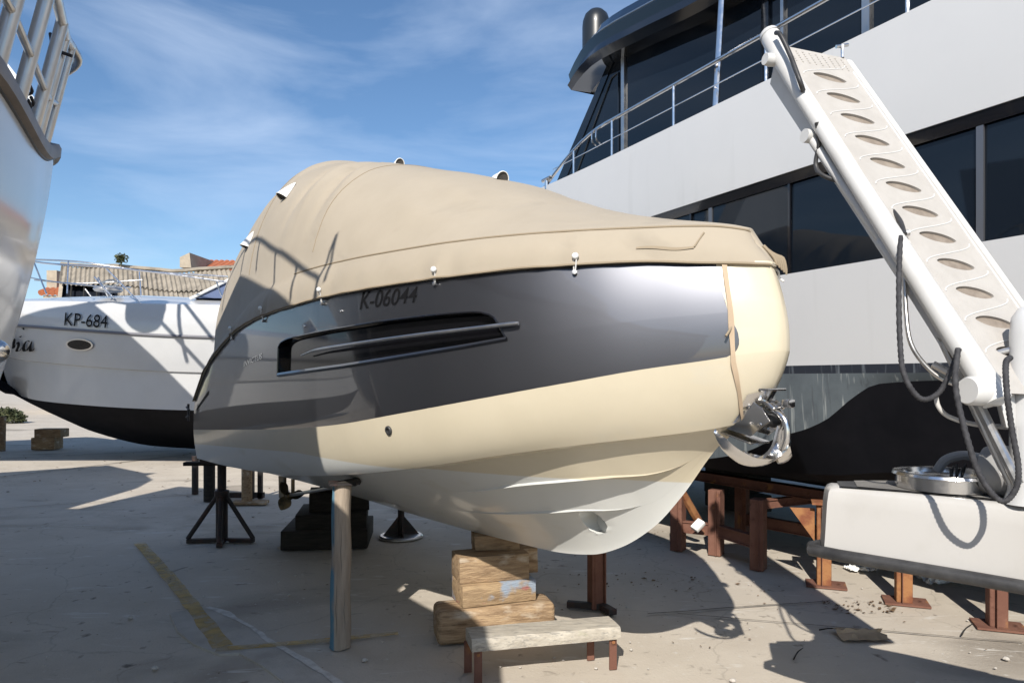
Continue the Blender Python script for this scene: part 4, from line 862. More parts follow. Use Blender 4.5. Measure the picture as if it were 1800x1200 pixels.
def HB(p, b, s=-1, lev=None):                    # lev: how many strake steps lie inboard of this point
    k, c = HL('K', p, s), HL('C', p, s); q = max(0, p-1); cw = max(0, abs(c.y) - 0.11*(1-q**3)); c = Vector((c.x, s*cw, c.z - 0.006))
    h1, h2 = 0.095*hump(p, 1.27, 1.62), 0.105*hump(p, 1.33, 1.74); f = max(0, min(1, (p-1.1)/0.35)); f = f*f*(3-2*f)
    if lev is None: lev = (b > sb1(p)) + (b > sb2(p))
    w = max(0, cw - h1 - h2)*b**(1 + 0.30*f) + (h1 if lev >= 1 else 0) + (h2 if lev >= 2 else 0)
    v = k.lerp(c, b); return Vector((v.x, s*w, v.z))
boat = thing('covered_boat', 'cream and anthracite sports boat lettered K-06044 under a beige cover', 'boat', BO, rotz=BROT)
PS = [k/16 for k in range(16)] + [1 + k/40 for k in range(41)]
pe = pchip([1.0, 1.03, 1.08, 1.15, 1.25, 1.4, 1.6, 1.8, 2.0], [1.8063, 1.8199, 1.8285, 1.8317, 1.8296, 1.8187, 1.811, 1.8098, 1.8128])
hull = MB()
TC = Vector((1.225, 0, 1.104)); TR_ = 0.085            # bow thruster tunnel in the (u, z) plane
for s in (-1, 1):
    PL_ = [p for p in PS if p < 1.79] + [pe(1.0)]
    hull.grid([[HT(p, k/8, s) for p in PL_] for k in range(9)])
    # cream bow beyond the end of the dark band
    tl = [k/8 for k in range(8)] + [1.0, 1.01, 1.03, 1.05, 1.08, 1.12, 1.17, 1.25, 1.35, 1.5, 1.65, 1.8, 1.9, 2.0]
    hull.grid([[HT(lerp(pe(max(1.0, t)), 2.0, k/14), t, s) for k in range(15)] for t in tl])
    # chine flat
    hull.grid([[HT(p, 0, s) for p in PS], [HB(p, 1, s, 2) for p in PS]])
# bottom, with the thruster tunnel cut through
ps2 = [k/16 for k in range(16)] + [1 + k/110 for k in range(111)]; nb = 26
for s in (-1, 1):
    g = [[HB(p, sb1(p)*k/nb, s, 0) for p in ps2] for k in range(nb+1)]
    keep = []
    def inside(v): return (v.x-TC.x)**2 + (v.z-TC.z)**2 < TR_*TR_
    for i in range(nb):
        for j in range(len(ps2)-1):
            q4 = [(i, j), (i, j+1), (i+1, j+1), (i+1, j)]; c = sum((g[a][b] for a, b in q4), Vector())/4
            if not inside(c): keep.append(q4)
    cnt = {}
    for q4 in keep:
        for k in range(4):
            e = tuple(sorted((q4[k], q4[(k+1) % 4]))); cnt[e] = cnt.get(e, 0) + 1
    bnd = [e for e, n in cnt.items() if n == 1 and all(0 < a < nb and 0 < b < len(ps2)-1 and (g[a][b].x-TC.x)**2+(g[a][b].z-TC.z)**2 < (TR_*2)**2 for a, b in e)]
    bv = set(a for e in bnd for a in e)
    for a, b in bv:
        v = g[a][b]; d = Vector((v.x-TC.x, 0, v.z-TC.z)); d = d.normalized()*TR_; g[a][b] = Vector((TC.x+d.x, v.y, TC.z+d.z))
    o = len(hull.v); hull.v += [v for r_ in g for v in r_]
    for q4 in keep: hull.f.append([o + a*len(ps2) + b for a, b in q4]); hull.m.append(0)
    for e in bnd:
        (a, b), (c, d) = e; v, w = g[a][b], g[c][d]
        hull.add([v, w, Vector((w.x, 0, w.z)), Vector((v.x, 0, v.z))], [(0, 1, 2, 3)])
    hull.grid([[HB(p, lerp(sb1(p), sb2(p), k/8), s, 1) for p in ps2] for k in range(9)])
    hull.grid([[HB(p, lerp(sb2(p), 1.0, k/8), s, 2) for p in ps2] for k in range(9)])
hull.lathe([(TR_, 0), (0.0, 0.001)], Vector((TC.x, 0, TC.z)), axis=(0, 1, 0), n=24)
# transom and deck (under the cover)
sec = [HB(0, k/6, -1, 0) for k in range(7)] + [HT(0, k/8) for k in range(17)]
hull.add(sec + [Vector((v.x, -v.y, v.z)) for v in sec[::-1]], [tuple(range(2*len(sec)))])
hull.grid([[HT(p, 2) for p in PS], [HT(p, 2, 1) for p in PS]])
obj('hull', hull, M['gelcoat'], boat, smooth=33, weld=0.0006)
# spray strakes: wedge ledges along the bottom
def strake(bf, l0, p0, p1):
    for s in (-1, 1):
        rws = []
        for k in range(49):
            p = lerp(p0, p1, k/48); b = bf(p); a = HB(p, b, s, l0); c = HB(p, b, s, l0+1); h = abs(c.y - a.y)
            lip = c + Vector((0, s*h*0.10, -h*0.05)); rws.append([a, lip, lip + Vector((0, -s*h*0.02, h*0.30)), HB(p, min(1, b + 0.42*h), s, l0+1) + Vector((0, s*0.001, 0))])
        obj('spray_strake', MB().grid(rws), M['gelcoat'], boat, smooth=20)
strake(sb1, 0, 1.0, 2.0); strake(sb2, 1, 1.0, 2.0)
# dark band with the long window cut out on both sides
wL, wR = 1.0305, 1.514
wtop = pchip([1.0305, 1.034, 1.045, 1.0726, 1.1312, 1.2822, 1.4089, 1.465, 1.4804, 1.494, 1.5007, 1.5062, 1.511, 1.514], [1.715, 1.738, 1.758, 1.769, 1.769, 1.762, 1.741, 1.722, 1.708, 1.675, 1.635, 1.564, 1.50, 1.476])
wbot = pchip([1.0305, 1.1682, 1.349, 1.4425, 1.514], [1.497, 1.490, 1.471, 1.466, 1.470])
for s in (-1, 1):
    cols = sorted(set([k/20*wL for k in range(21)] + [lerp(wL, wR, k/44) for k in range(45)] + [wL+.002, wL+.005, wL+.011, wL+.02, wR-.002, wR-.005, wR-.010, wR-.016] + [lerp(wR, 1.56, k/4) for k in range(5)]))
    fw = [k/22 for k in range(1, 23)]
    def colpts(c, fwd=None):
        pc = min(max(c, wL), wR); tb, tt = wbot(pc), max(wtop(pc), wbot(pc)+0.004)
        tl = [lerp(1.0, tb, q) for q in (0, .012, .04, .08, .13, .2, .35, .6, .8)] + [lerp(tb, tt, k/4) for k in range(4)] + [lerp(tt, 2.0, k/5) for k in range(6)]
        return [HO(c if fwd is None else lerp(1.56, pe(t), fwd), t, 0.0, s) for t in tl]
    bd = MB(); C2 = [colpts(c) for c in cols] + [colpts(1.56, f_) for f_ in fw]
    nr = len(C2[0]); allc = cols + [9]*len(fw)
    base = 0; bd.v = [v for c in C2 for v in c]
    for i in range(len(C2)-1):
        for j in range(nr-1):
            if 9 <= j < 13 and allc[i] >= wL-1e-6 and allc[i+1] <= wR+1e-6: continue
            bd.f.append([i*nr+j, i*nr+j+1, (i+1)*nr+j+1, (i+1)*nr+j]); bd.m.append(0)
    band = obj('hull_band', bd, M['anthracite'], boat, smooth=60, label='glossy anthracite metallic band along the hull')
    wc = [c for c in cols if wL-1e-6 <= c <= wR+1e-6]
    def up_(c): return max(wtop(c), wbot(c)+0.004)
    D = 0.055
    fr_ = MB()
    lo = [(c, wbot(c)) for c in wc]; hi = [(c, up_(c)) for c in wc][::-1]; loop = lo + hi
    fr_.grid([[HO(c, t, 0.0, s) for c, t in loop], [HO(c, t, -D, s) for c, t in loop]], closed=True)
    win = obj('hull_window', fr_, M['black_gloss'], boat, smooth=40)
    gl = MB(); gl.grid([[HO(c, lerp(wbot(c), up_(c), k/4), -D+0.004, s) for c in wc] for k in range(5)]); obj('pane', gl, M['hull_glass'], win, smooth=60)
    ft = MB(); ft.tube([HO(c, t, 0.002, s) for c, t in loop] + [HO(*loop[0], 0.002, s)], 0.006, 8); obj('window_frame', ft, M['black_gloss'], win)
    sl_ = MB(); sl_.grid([[HO(c, wbot(c)-0.012, 0.004, s) for c in wc[2:]], [HO(c, wbot(c)+0.004, 0.020, s) for c in wc[2:]], [HO(c, wbot(c)+0.022, 0.012, s) for c in wc[2:]], [HO(c, wbot(c)+0.03, -D+0.01, s) for c in wc[2:]]]); obj('window_sill', sl_, M['anthracite'], win, smooth=50)
    rl = pchip([1.1143, 1.1674, 1.3492, 1.5319], [1.624, 1.638, 1.616, 1.577])
    rc = [lerp(1.1143, 1.5319, k/40) for k in range(41)]
    off_ = [0.0 + 0.03*min(1, k/6) for k in range(41)]
    mb = MB(); mb.tube([HO(c, rl(c), o_, s) for c, o_ in zip(rc, off_)], [0.005 + 0.007*min(1, k/8, (42-k)/3) for k in range(41)], 10); obj('window_rail', mb, M['chrome_dull'], boat, label='slim steel rail across the window')
    # rub line at the sheer
    mb = MB(); mb.tube([HO(p, 1.995, 0.004, s) for p in PS], 0.012, 8); obj('rub_line', mb, M['cream'], boat)
# lettering
def hull_text(body, p0, p1, t0, t1, h0, h1, shear, off, m_, lab, w=0.003):
    vs, fs = text_mesh(body, shear, off); mb = MB()
    mb.add([HO(lerp(p0, p1, a), lerp(t0, t1, a) + lerp(h0, h1, a)*b, w) for a, b in vs], fs)
    return obj('lettering', mb, M[m_], boat, smooth=0, fixn=False, label=lab)
hull_text('K-06044', 1.273, 1.3845, 1.862, 1.847, 0.116, 0.107, 0.28, 0.004, 'lettering', 'black registration K-06044')
hull_text('INVICTUS', 0.731, 0.923, 1.64, 1.662, 0.045, 0.045, 0.1, 0.0, 'chrome', 'steel letters of the boat maker near the stern', 0.006)
# drain, exhaust slot, small fittings
def disc_on(p, t, r, m_, nm, lab=None, h=0.012):
    n = HN(p, t); mb = MB(); mb.lathe([(r, -0.004), (r, h*0.6), (r*0.85, h), (r*0.55, h), (r*0.5, h*0.2), (0.0, h*0.2)], HT(p, t), axis=n, n=20); return obj(nm, mb, M[m_], boat, label=lab)
disc_on(1.3273, 0.817, 0.030, 'black_rubber', 'drain_fitting', 'black round drain in the cream side')
disc_on(1.2275, 1.879, 0.010, 'chrome', 'snap_fastener'); disc_on(1.1248, 1.83, 0.010, 'chrome', 'snap_fastener')
mb = MB(); mb.grid([[HO(lerp(.05, .25, k/4), t + 0.07*k/4, 0.004) for k in range(5)] for t in (1.49, 1.545)]); obj('exhaust_slot', mb, M['lettering'], boat, smooth=0)
mb = MB(); c = HO(0.0, 1.55, 0.03); mb.tube([c + Vector((-0.05, -0.02, -0.1)), c + Vector((-0.05, -0.02, 0.1))], 0.014, 8); mb.tube([c + Vector((-0.10, -0.03, -0.06)), c + Vector((0.0, -0.02, -0.03))], 0.012, 8); mb.tube([c + Vector((-0.10, -0.03, 0.06)), c + Vector((0.0, -0.02, 0.03))], 0.012, 8); obj('stern_fitting', mb, M['black_rubber'], boat)
# stern gear: shafts with bronze propellers
for w in (-0.28, 0.28):
    hub = Vector((-3.95, w, 0.60)); mb = MB(); mb.tube([Vector((-2.6, w, 0.86)), hub], 0.02, 8); sg = obj('propeller_shaft', mb, M['chrome_dull'], boat)
    mb = MB(); mb.tube([Vector((-3.8, w, 0.95)), Vector((-3.8, w, 0.62))], 0.05, 8, sx=0.3); obj('shaft_strut', mb, M['bronze'], boat)
    mb = MB(); mb.lathe([(0.0, -0.07), (0.03, -0.06), (0.045, 0), (0.04, 0.06), (0.0, 0.07)], hub, axis=(1, 0, -0.15), n=14)
    for k in range(3):
        an_ = 2*math.pi*k/3 + 0.5*(w > 0); e1 = Vector((0, math.cos(an_), math.sin(an_))); e2 = Vector((0, -math.sin(an_), math.cos(an_))); rws = []
        for q in range(6):
            r_ = 0.03 + 0.16*q/5; wd = 0.085*math.sin(math.pi*(0.22 + 0.74*q/5)); tw = 0.9 - 0.1*q
            rws.append([hub + e1*r_ + (e2*math.cos(tw) + Vector((1, 0, 0))*math.sin(tw))*wd*a for a in (-1, -0.5, 0, 0.5, 1)])
        mb.grid(rws)
    obj('propeller', mb, M['bronze'], sg)
    mb = MB().prism([(-4.35, w, 0.95), (-4.1, w, 0.95), (-4.12, w, 0.50), (-4.32, w, 0.52)], (0, 0.03, 0)); obj('rudder', mb, M['bronze'], boat, smooth=0, bevel=0.008)
# bow roller, stainless stem guard and claw anchor (on the centre plane)
br = MB()
for y in (-0.075, 0.075): br.prism([(2.05, y, 1.77), (2.34, y, 1.71), (2.45, y, 1.79), (2.41, y, 1.85), (2.30, y, 1.92), (2.12, y, 1.94)], (0, 0.012, 0))
br.prism([(2.30, -0.075, 1.95), (2.36, -0.075, 1.93), (2.36, 0.09, 1.93), (2.30, 0.09, 1.95)], (0, 0, 0.012))
br.box((2.30, 0.006, 1.945), (0.28, 0.16, 0.012)); br.box((2.22, 0.006, 1.705), (0.26, 0.16, 0.010), Matrix.Rotation(0.25, 3, 'Y'))
rol = obj('bow_roller', br, M['chrome'], boat, smooth=30, bevel=0.003)
mb = MB(); mb.lathe([(0.02, -0.06), (0.035, -0.055), (0.022, 0), (0.035, 0.055), (0.02, 0.06)], Vector((2.38, 0.006, 1.785)), axis=(0, 1, 0), n=18); obj('roller', mb, M['black_rubber'], rol)
mb = MB()
for y in (-0.078, 0.095):
    for u_, z_ in ((2.15, 1.86), (2.22, 1.80), (2.33, 1.86), (2.40, 1.77)): mb.lathe([(0.012, 0), (0.010, 0.006), (0, 0.008)], Vector((u_, y, z_)), axis=(0, -1 if y < 0 else 1, 0), n=10)
obj('roller_bolt', mb, M['chrome'], rol)
# stem plates wrapped on both sides of the roller
for s in (-1, 1):
    for (p0, p1, t0, t1) in ((1.885, 1.985, 0.34, 0.52), (1.895, 1.988, 0.10, 0.28)):
        mb = MB(); mb.grid([[HO(lerp(p0, p1, a/3), lerp(t0, t1, b/3) - 0.10*(1-a/3)*(0.5), 0.008, s) for a in range(4)] for b in range(4)]); obj('stem_plate', mb, M['chrome'], rol, smooth=40)
an = thing('anchor', 'polished steel claw anchor hanging in the bow roller of the covered boat', 'anchor', BO, rotz=BROT)
mb = MB(); mb.tube(spline([(2.02, 0, 1.82), (2.24, 0, 1.825), (2.40, 0, 1.835), (2.475, 0, 1.80), (2.49, 0, 1.72), (2.47, 0, 1.65)], 6), [0.018 + 0.008*(k/30) for k in range(31)], 12, sx=0.75); obj('shank', mb, M['chrome'], an)
mb = MB(); mb.box((2.44, 0, 1.862), (0.11, 0.05, 0.024), Matrix.Rotation(-0.22, 3, 'Y')); mb.box((2.505, 0, 1.878), (0.04, 0.065, 0.04)); obj('swivel', mb, M['chrome'], an, smooth=30, bevel=0.008)
for s in (-1, 1):
    mb = MB(); rws = []
    arc = spline([(2.475, s*0.00, 1.655), (2.45, s*0.06, 1.595), (2.39, s*0.13, 1.59), (2.335, s*0.19, 1.63), (2.29, s*0.24, 1.695), (2.27, s*0.262, 1.745)], 5)
    for i, c in enumerate(arc):
        q = i/(len(arc)-1); w_ = lerp(0.042, 0.034, q)*(1 if q < 0.75 else max(0.06, (1-q)/0.25)); ax = Vector((0.55, s*0.25, 0.78)).normalized() if q > 0.5 else Vector((0.75 - 0.2*q, 0.2*s*q, 0.3 + 0.48*q)).normalized()
        th = Vector((0.0, -s*0.35, 0.5)).normalized()*0.010
        rws.append([c - ax*w_, c - ax*w_*0.4 - th*1.2, c + ax*w_*0.4 - th*1.2, c + ax*w_, c + ax*w_*0.3 + th, c - ax*w_*0.3 + th])
    mb.grid(rws, closed=True); obj('claw', mb, M['chrome'], an, smooth=50)
mb = MB(); arc = spline([(2.485, 0, 1.74), (2.465, 0, 1.63), (2.40, 0, 1.575), (2.32, 0, 1.565), (2.25, 0, 1.595)], 5); rws = []
for i, c in enumerate(arc):
    q = i/(len(arc)-1); w_ = 0.03 + 0.06*math.sin(math.pi*min(1, q*0.8+0.1)); w_ *= 1 if q < 0.8 else max(0.1, (1-q)/0.2)
    rws.append([c + Vector((0, y*w_, 0.018*abs(y))) for y in (-1, -0.5, 0, 0.5, 1)] + [c + Vector((-0.008, y*w_, 0.018*abs(y)+0.014)) for y in (1, 0.5, 0, -0.5, -1)])
mb.grid(rws, closed=True); obj('fluke', mb, M['chrome'], an, smooth=50)
for s in (-1, 1):
    mb = MB(); mb.tube(spline([(2.36, s*0.045, 1.74), (2.34, s*0.045, 1.87), (2.40, s*0.045, 1.885), (2.45, s*0.045, 1.85)], 4), 0.010, 6); obj('keeper', mb, M['chrome'], an)

# ------------------------------------------------------------------ the canvas cover
cv = thing('boat_cover', 'beige canvas cover stretched over the sports boat with white vents', 'boat cover', BO, rotz=BROT)
zr_ = pchip([-4.65, -4.2, -3.4, -2.6, -2.28, -1.2, -.5, .3, .8, 1.4, 1.9, 2.2, 2.40], [3.98, 4.18, 4.32, 4.30, 4.20, 3.91, 3.70, 3.45, 3.24, 3.02, 2.885, 2.81, 2.76])
drop = pchip([-4.65, -4.3, -3.5, -2.4], [0.03, 0.02, 0.01, 0.0])
zf_ = pchip([-4.65, -3.2, -2.2, -1.0, 0.5, 1.8, 2.2, 2.40], [2.30, 2.60, 2.80, 2.84, 2.81, 2.79, 2.78, 2.75])
fa = pchip([-4.65, -2.3, -1.2, -.3, .5, 1.2, 2.2], [2.0, 2.6, 3.0, 3.1, 2.7, 2.1, 2.0]); fb = pchip([-4.65, -2.3, -1.2, -.3, .5, 1.2, 2.2], [1.75, 2.0, 1.7, 1.25, 1.05, 1.0, 1.1])
def wrinkle(u, w, m):
    d = 0.0; wob = 0.10*noise.noise(Vector((u*1.3, m*2.2, 5)))
    side_ = math.exp(-((m-0.36)/0.28)**2)
    for uc, wd, a, sl in ((-1.62, 0.06, -0.075, -0.10), (-1.40, 0.05, 0.035, 0.02), (-1.16, 0.05, -0.085, 0.20), (-0.95, 0.05, 0.03, 0.25), (-2.45, 0.10, -0.035, -0.2), (-3.2, 0.10, -0.03, -0.1)):
        x = u - uc + (m-0.4)*sl*2 + wob*0.5; d += a*math.exp(-abs(x)/wd)*side_
    # creases fanning out where the tent runs down to the foredeck
    r = math.hypot(u-1.1, (m-0.10)*2.4); th = math.atan2((m-0.10)*2.4, -(u-1.1)); ph = th*9 + 2.2*noise.noise(Vector((u*1.2, m*2.5, 0)))
    tri = 1 - abs((ph/math.pi) % 2 - 1)*2
    d += 0.020*tri*math.exp(-((r-0.95)/0.38)**2)*(1 if u < 1.0 else 0.2)*(0.4 + 0.6*max(0, math.sin(th*2)))
    d += 0.012*noise.noise(Vector((u*0.9, w*1.4, m*1.2))) + 0.004*noise.noise(Vector((u*3.1 + m*2, w*2.4, m*5)))
    d += 0.006*(0.5-abs(noise.noise(Vector((u*2.6 + m*3, m*7, 3)))))*(1 if m < 0.5 else 0.3)
    return d
PC = [-0.02] + [k/60 for k in range(60)] + [1 + k/130 for k in range(131)]
def cov_col(p, s):
    S = HL('S', max(p, 0), s); u = S.x if p >= 0 else US + p*2.95; w = abs(S.y)
    q = max(0, p-1); nrm = Vector((0, s, 0))
    if p > 1: nrm = (HL('S', min(2, p+.01), s) - HL('S', p-.01, s)).cross(Vector((0, 0, 1))).normalized(); nrm = nrm if nrm.y*s >= -1e-6 and (nrm.y*s > 0.01 or nrm.x > 0) else -nrm
    if p >= 1.995: nrm = Vector((1, 0, 0))
    ze_ = S.z - 0.012 - drop(u)
    wav = 0.006*noise.noise(Vector((u*4, s, 2)))
    bw_ = max(0, min(1, (p-1.75)/0.2)); E_ = Vector((u, S.y, ze_ + wav)) + nrm*(0.026 - 0.012*bw_)
    F_ = Vector((u, S.y, zf_(u))) - nrm*(0.055 + 0.09*max(0, min(1, (p-1.72)/0.28))**2)
    if p < 1: F_ = Vector((u, s*lerp(1.0, w-0.055, p), zf_(u)))
    col = []
    for k in range(5):                                        # hem and skirt
        t = k/5; v = E_.lerp(F_, t)
        b = 0.022*(1 - 0.7*bw_)*math.sin(math.pi*t) + 0.010*(1 - 0.6*bw_)*noise.noise(Vector((u*2.2, v.z*5, 7))) + 0.008*noise.noise(Vector((u*6, v.z*9, 1)))
        for ph_ in (1.6075, 1.4197, 1.1825, 0.93, 0.58):
            x_ = (p - ph_)/0.022; b += 0.014*math.exp(-x_*x_*0.6)*math.cos(x_*2.6)*(1 - t)**0.7*(1 if p > 0.5 else 0.6)
        col.append(v + nrm*b)
    zr0, a_, b_ = zr_(u), fa(u), fb(u); n = 26
    for k in range(n+1):
        m = k/n; m = m**1.25; x = 1 - m
        z = F_.z + (zr0 - F_.z)*max(0, 1 - x**a_)**(1/b_)
        x2 = x
        v = Vector((F_.x, F_.y*x2, z)); fade = min(1, m*6)*min(1, (2-p)*6 if p > 1 else 1)
        d = wrinkle(u, v.y, m)*fade
        v += Vector((0, s*d*(1-m), d*(0.35+0.65*m)))
        col.append(v)
    return col
cm = MB()
for s in (-1, 1): cm.grid([cov_col(p, s) for p in PC])
endc = cov_col(PC[0], -1); ende = cov_col(PC[0], 1); cm.add(endc + ende[::-1], [tuple(range(2*len(endc)))])
obj('canvas', cm, M['canvas'], cv, smooth=180)
# sewn seams
def cov(p, k, o=0.0, s=-1):
    a = cov_col(p, s); b = cov_col(p+0.004, s); n = (b[k]-a[k]).cross(a[min(k+1, len(a)-1)]-a[k-1]).normalized()
    if n.y*s < 0 and abs(n.y) > 0.05 or n.z < -0.3: n = -n
    return a[k] + n*o, n
mb = MB(); pts = [cov(p, 5, 0.002)[0] for p in [1.06 + 0.015*k for k in range(61)]]; mb.tube(pts, 0.006, 6); obj('seam', mb, M['canvas_dark'], cv)
mb = MB(); pts = [cov(p, 0, 0.0)[0] for p in [0.0 + 0.02*k for k in range(100)]]; mb.tube(pts, 0.007, 6); obj('hem', mb, M['canvas_dark'], cv)
for pp_ in (1.115,):
    mb = MB(); mb.tube([cov(pp_, k, 0.001)[0] for k in range(6, 31)], 0.0035, 6); obj('seam', mb, M['canvas_dark'], cv)
mb = MB(); pts = [cov(0.58, k, 0.002)[0] for k in range(6, 31)]; mb.tube(pts, 0.004, 6); obj('seam', mb, M['canvas_dark'], cv)
# slit flap near the bow
mb = MB(); pts = [cov(lerp(1.684, 1.772, k/12), 2, 0.004)[0] + Vector((0, 0, 0.004*math.sin(k*0.6))) for k in range(13)]; mb.grid([[p_ for p_ in pts], [p_ + Vector((0.002, -0.004, -0.010 - 0.006*math.sin(math.pi*k/12))) for k, p_ in enumerate(pts)]]); obj('slit', mb, M['canvas_dark'], cv, smooth=0)
mb = MB(); a = cov(1.772, 2, 0.004)[0]; b = cov(1.79, 4, 0.004)[0]; mb.tube([a, b], 0.005, 6); obj('slit', mb, M['canvas_dark'], cv)
# bunched corner at the far bow
mb = MB(); base_ = HT(1.965, 2, 1)
for k in range(5): mb.tube(spline([base_ + Vector((-0.05, 0.02*k, 0.10-0.012*k)), base_ + Vector((-0.005, 0.02+0.02*k, 0.04)), base_ + Vector((0.01, 0.03+0.02*k, -0.005-0.01*k))], 4), [0.009]*8 + [0.004], 7)
obj('bunched_hem', mb, M['canvas_dark'], cv)
# white scoop vents
def vent(p, k, size, s=-1, yaw=None):
    c, n = cov(p, k, 0.0, s); upv = (Vector((0, 0, 1)) - n*n.z); upv = upv.normalized() if upv.length > 0.25 else Vector((-1, 0, 0)); sd = n.cross(upv).normalized()
    rws = []
    for i in range(9):
        q = i/8; h = size*0.62*(1-q)**0.8*1.0; w_ = size*0.5*(1 - q**2)**0.5 if q < 1 else 0.0
        rws.append([c - upv*size*0.6 + upv*size*1.5*q + sd*w_*math.cos(math.pi*a/10) + n*(h*math.sin(math.pi*a/10)*(0.95)+0.003) for a in range(11)])
    vt = obj('vent', MB().grid(rws), M['white_plastic'], cv, smooth=50)
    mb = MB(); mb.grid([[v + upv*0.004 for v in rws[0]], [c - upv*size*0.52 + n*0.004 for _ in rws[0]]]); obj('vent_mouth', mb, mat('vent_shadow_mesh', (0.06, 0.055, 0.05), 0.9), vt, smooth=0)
    fl_ = MB(); fl_.tube([v for v in rws[0]], 0.004, 6); obj('vent_rim', fl_, M['white_plastic'], vt)
vent(0.77, 13, 0.14); vent(0.40, 10, 0.13); vent(1.03, 28, 0.085); vent(1.30, 28, 0.10)
# shock cord loops with white buttons
for p in (1.6075, 1.4197, 1.1825, 0.93, 0.58):
    top_, n = cov(p, 1, 0.012); hk = HO(p - 0.004, 1.921 if p > 1.6 else 1.95, 0.012)
    mb = MB(); mb.lathe([(0.0, 0.016), (0.014, 0.013), (0.019, 0.003), (0.016, -0.008)], top_, axis=n, n=14); bt_ = obj('button', mb, M['white_plastic'], cv, smooth=60)
    mb = MB()
    for dx in (-0.011, 0.011): mb.tube([top_ + Vector((dx, 0, 0)), top_.lerp(hk, 0.5) + Vector((dx*0.8, 0, 0)), hk + Vector((dx*0.5, 0, 0))], 0.004, 6)
    obj('shock_cord', mb, M['cord'], bt_); mb = MB(); mb.lathe([(0.0, 0.012), (0.012, 0.010), (0.014, 0.0), (0.010, -0.012)], hk, axis=n, n=12); obj('hook', mb, M['chrome_dull'], bt_)
# tan strap from the cover down to the bow roller
spp = [(2.02, 1.8311), (1.75, 1.8227), (1.5, 1.8192), (1.25, 1.8167), (1.0, 1.8186), (.75, 1.8355), (.5, 1.8604), (.25, 1.8943), (0.06, 1.9318)]
spf = pchip([-a for a, b in spp], [b for a, b in spp]); rws = []
for k in range(33):
    t = lerp(2.03, 0.08, k/32); p = spf(-t); hw = 0.0052 + 0.0006*math.sin(k*0.7); tw = 0.004*math.sin(k*0.45)
    rws.append([HO(p-hw, t, 0.012 + tw), HO(min(2, p+hw), t, 0.014 - tw)])
obj('strap', MB().grid(rws), M['strap'], cv, smooth=60)
mb = MB(); c = HO(spf(-1.28)-0.004, 1.28, 0.02); mb.tube([c + Vector((0, -0.03, -0.03)), c + Vector((0.0, 0.03, 0.03))], 0.006, 6); obj('strap_end', mb, M['canvas_dark'], cv)
# sail-cloth tie at the far corner
mb = MB(); c = HT(1.90, 1.98, 1); mb.tube(spline([c, c + Vector((0.02, 0.015, -0.02)), c + Vector((0.01, 0.04, -0.05)), c + Vector((0.03, 0.05, -0.07))], 4), 0.006, 6); obj('tie', mb, M['cord'], cv)

# ------------------------------------------------------------------ what carries the covered boat
# near round timber prop
c = gnd(598, 1136); pr = thing('timber_prop', 'grey round timber pole with blue paint propping the near chine', 'prop', c)
rws = []
for k in range(31):
    z = 1.215*k/30; cx = c + Vector((0.012*k/30 + 0.004*math.sin(k*0.45), 0, z)); row = []
    for a in range(20):
        an_ = 2*math.pi*a/20; rr_ = lerp(0.078, 0.069, k/30)*(1 + 0.035*noise.noise(Vector((math.cos(an_)*1.6, math.sin(an_)*1.6, z*1.5))) + 0.03*(abs(math.cos(an_*2 + 0.5)) - 0.5)); row.append(cx + Vector((math.cos(an_)*rr_, math.sin(an_)*rr_, 0.010*noise.noise(Vector((an_, k*0.1, 3))) if k in (0, 30) else 0)))
    rws.append(row)
mb = MB(); mb.grid(rws, closed=True); o = len(mb.v) - 20; mb.f.append([o+k for k in range(20)]); mb.m.append(0)
obj('pole', mb, M['wood_pole'], pr, smooth=45)
mb = MB()
for a_, z_, l_ in ((-1.75, 0.10, 0.42), (-1.3, 0.55, 0.38), (-2.1, 0.75, 0.25), (-1.0, 0.15, 0.3)):
    mb.tube([c + Vector((0.079*math.cos(a_ + 0.05*math.sin(q*1.7)) + 0.004, 0.079*math.sin(a_ + 0.05*math.sin(q*1.7)), z_ + l_*q/6)) for q in range(7)], [0.0004, 0.0012, 0.0018, 0.0018, 0.0015, 0.001, 0.0004], 5)
obj('drying_cracks', mb, M['joint'], pr)
obj('top_plate', MB().box(c + Vector((0.03, 0, 1.222)), (0.22, 0.18, 0.014), 0.3), M['steel_black'], pr, smooth=0)
obj('wedge', MB().prism([c + Vector((-0.02, -0.07, 1.215)), c + Vector((0.13, -0.07, 1.205)), c + Vector((0.14, -0.07, 1.26)), c + Vector((0.0, -0.07, 1.235))], (0.01, 0.15, 0.0)), M['wood_dark'], pr, smooth=0, bevel=0.006)
# front keel blocks
kd = math.atan2(0.30, 0.95)
def block(c, s, rz, mt, lab, bev=0.02, seg=2, nm='keel_block', tilt=0.0, grp='timber blocks under the covered boat keel'):
    mm = Matrix.Rotation(rz, 3, 'Z') @ Matrix.Rotation(tilt, 3, 'X'); mb = MB(); x, y, z = s; nx = max(2, int(x/0.05)); 
    mb.box((0, 0, 0), s)
    o = obj(nm, mb, M[mt], origin=(0, 0, 0), bevel=bev*0.55, seg=seg, label=lab, cat='timber block', group=grp)
    # knock the corners about a little
    for v in o.data.vertices:
        v.co += Vector((noise.noise(v.co*9 + Vector((c[0]*7, 0, 0))), noise.noise(v.co*8 + Vector((3, c[2]*5, 0))), noise.noise(v.co*9 + Vector((0, 5, c[2]*9)))))*0.010
    o.location = c; o.rotation_euler = mm.to_euler(); return o
g0 = gnd(872, 1128)
b0 = block(g0 + Vector((-0.02, 0.14, 0.135)), (0.92, 0.30, 0.26), kd*0.75, 'wood_raw', 'rounded weathered timber baulk lying lowest under the bow keel', 0.075, 3)
block(g0 + Vector((-0.02, 0.20, 0.352)), (0.60, 0.30, 0.165), kd*1.15, 'wood_paint', 'timber block with blue and red paint marks on the lowest baulk', 0.012)
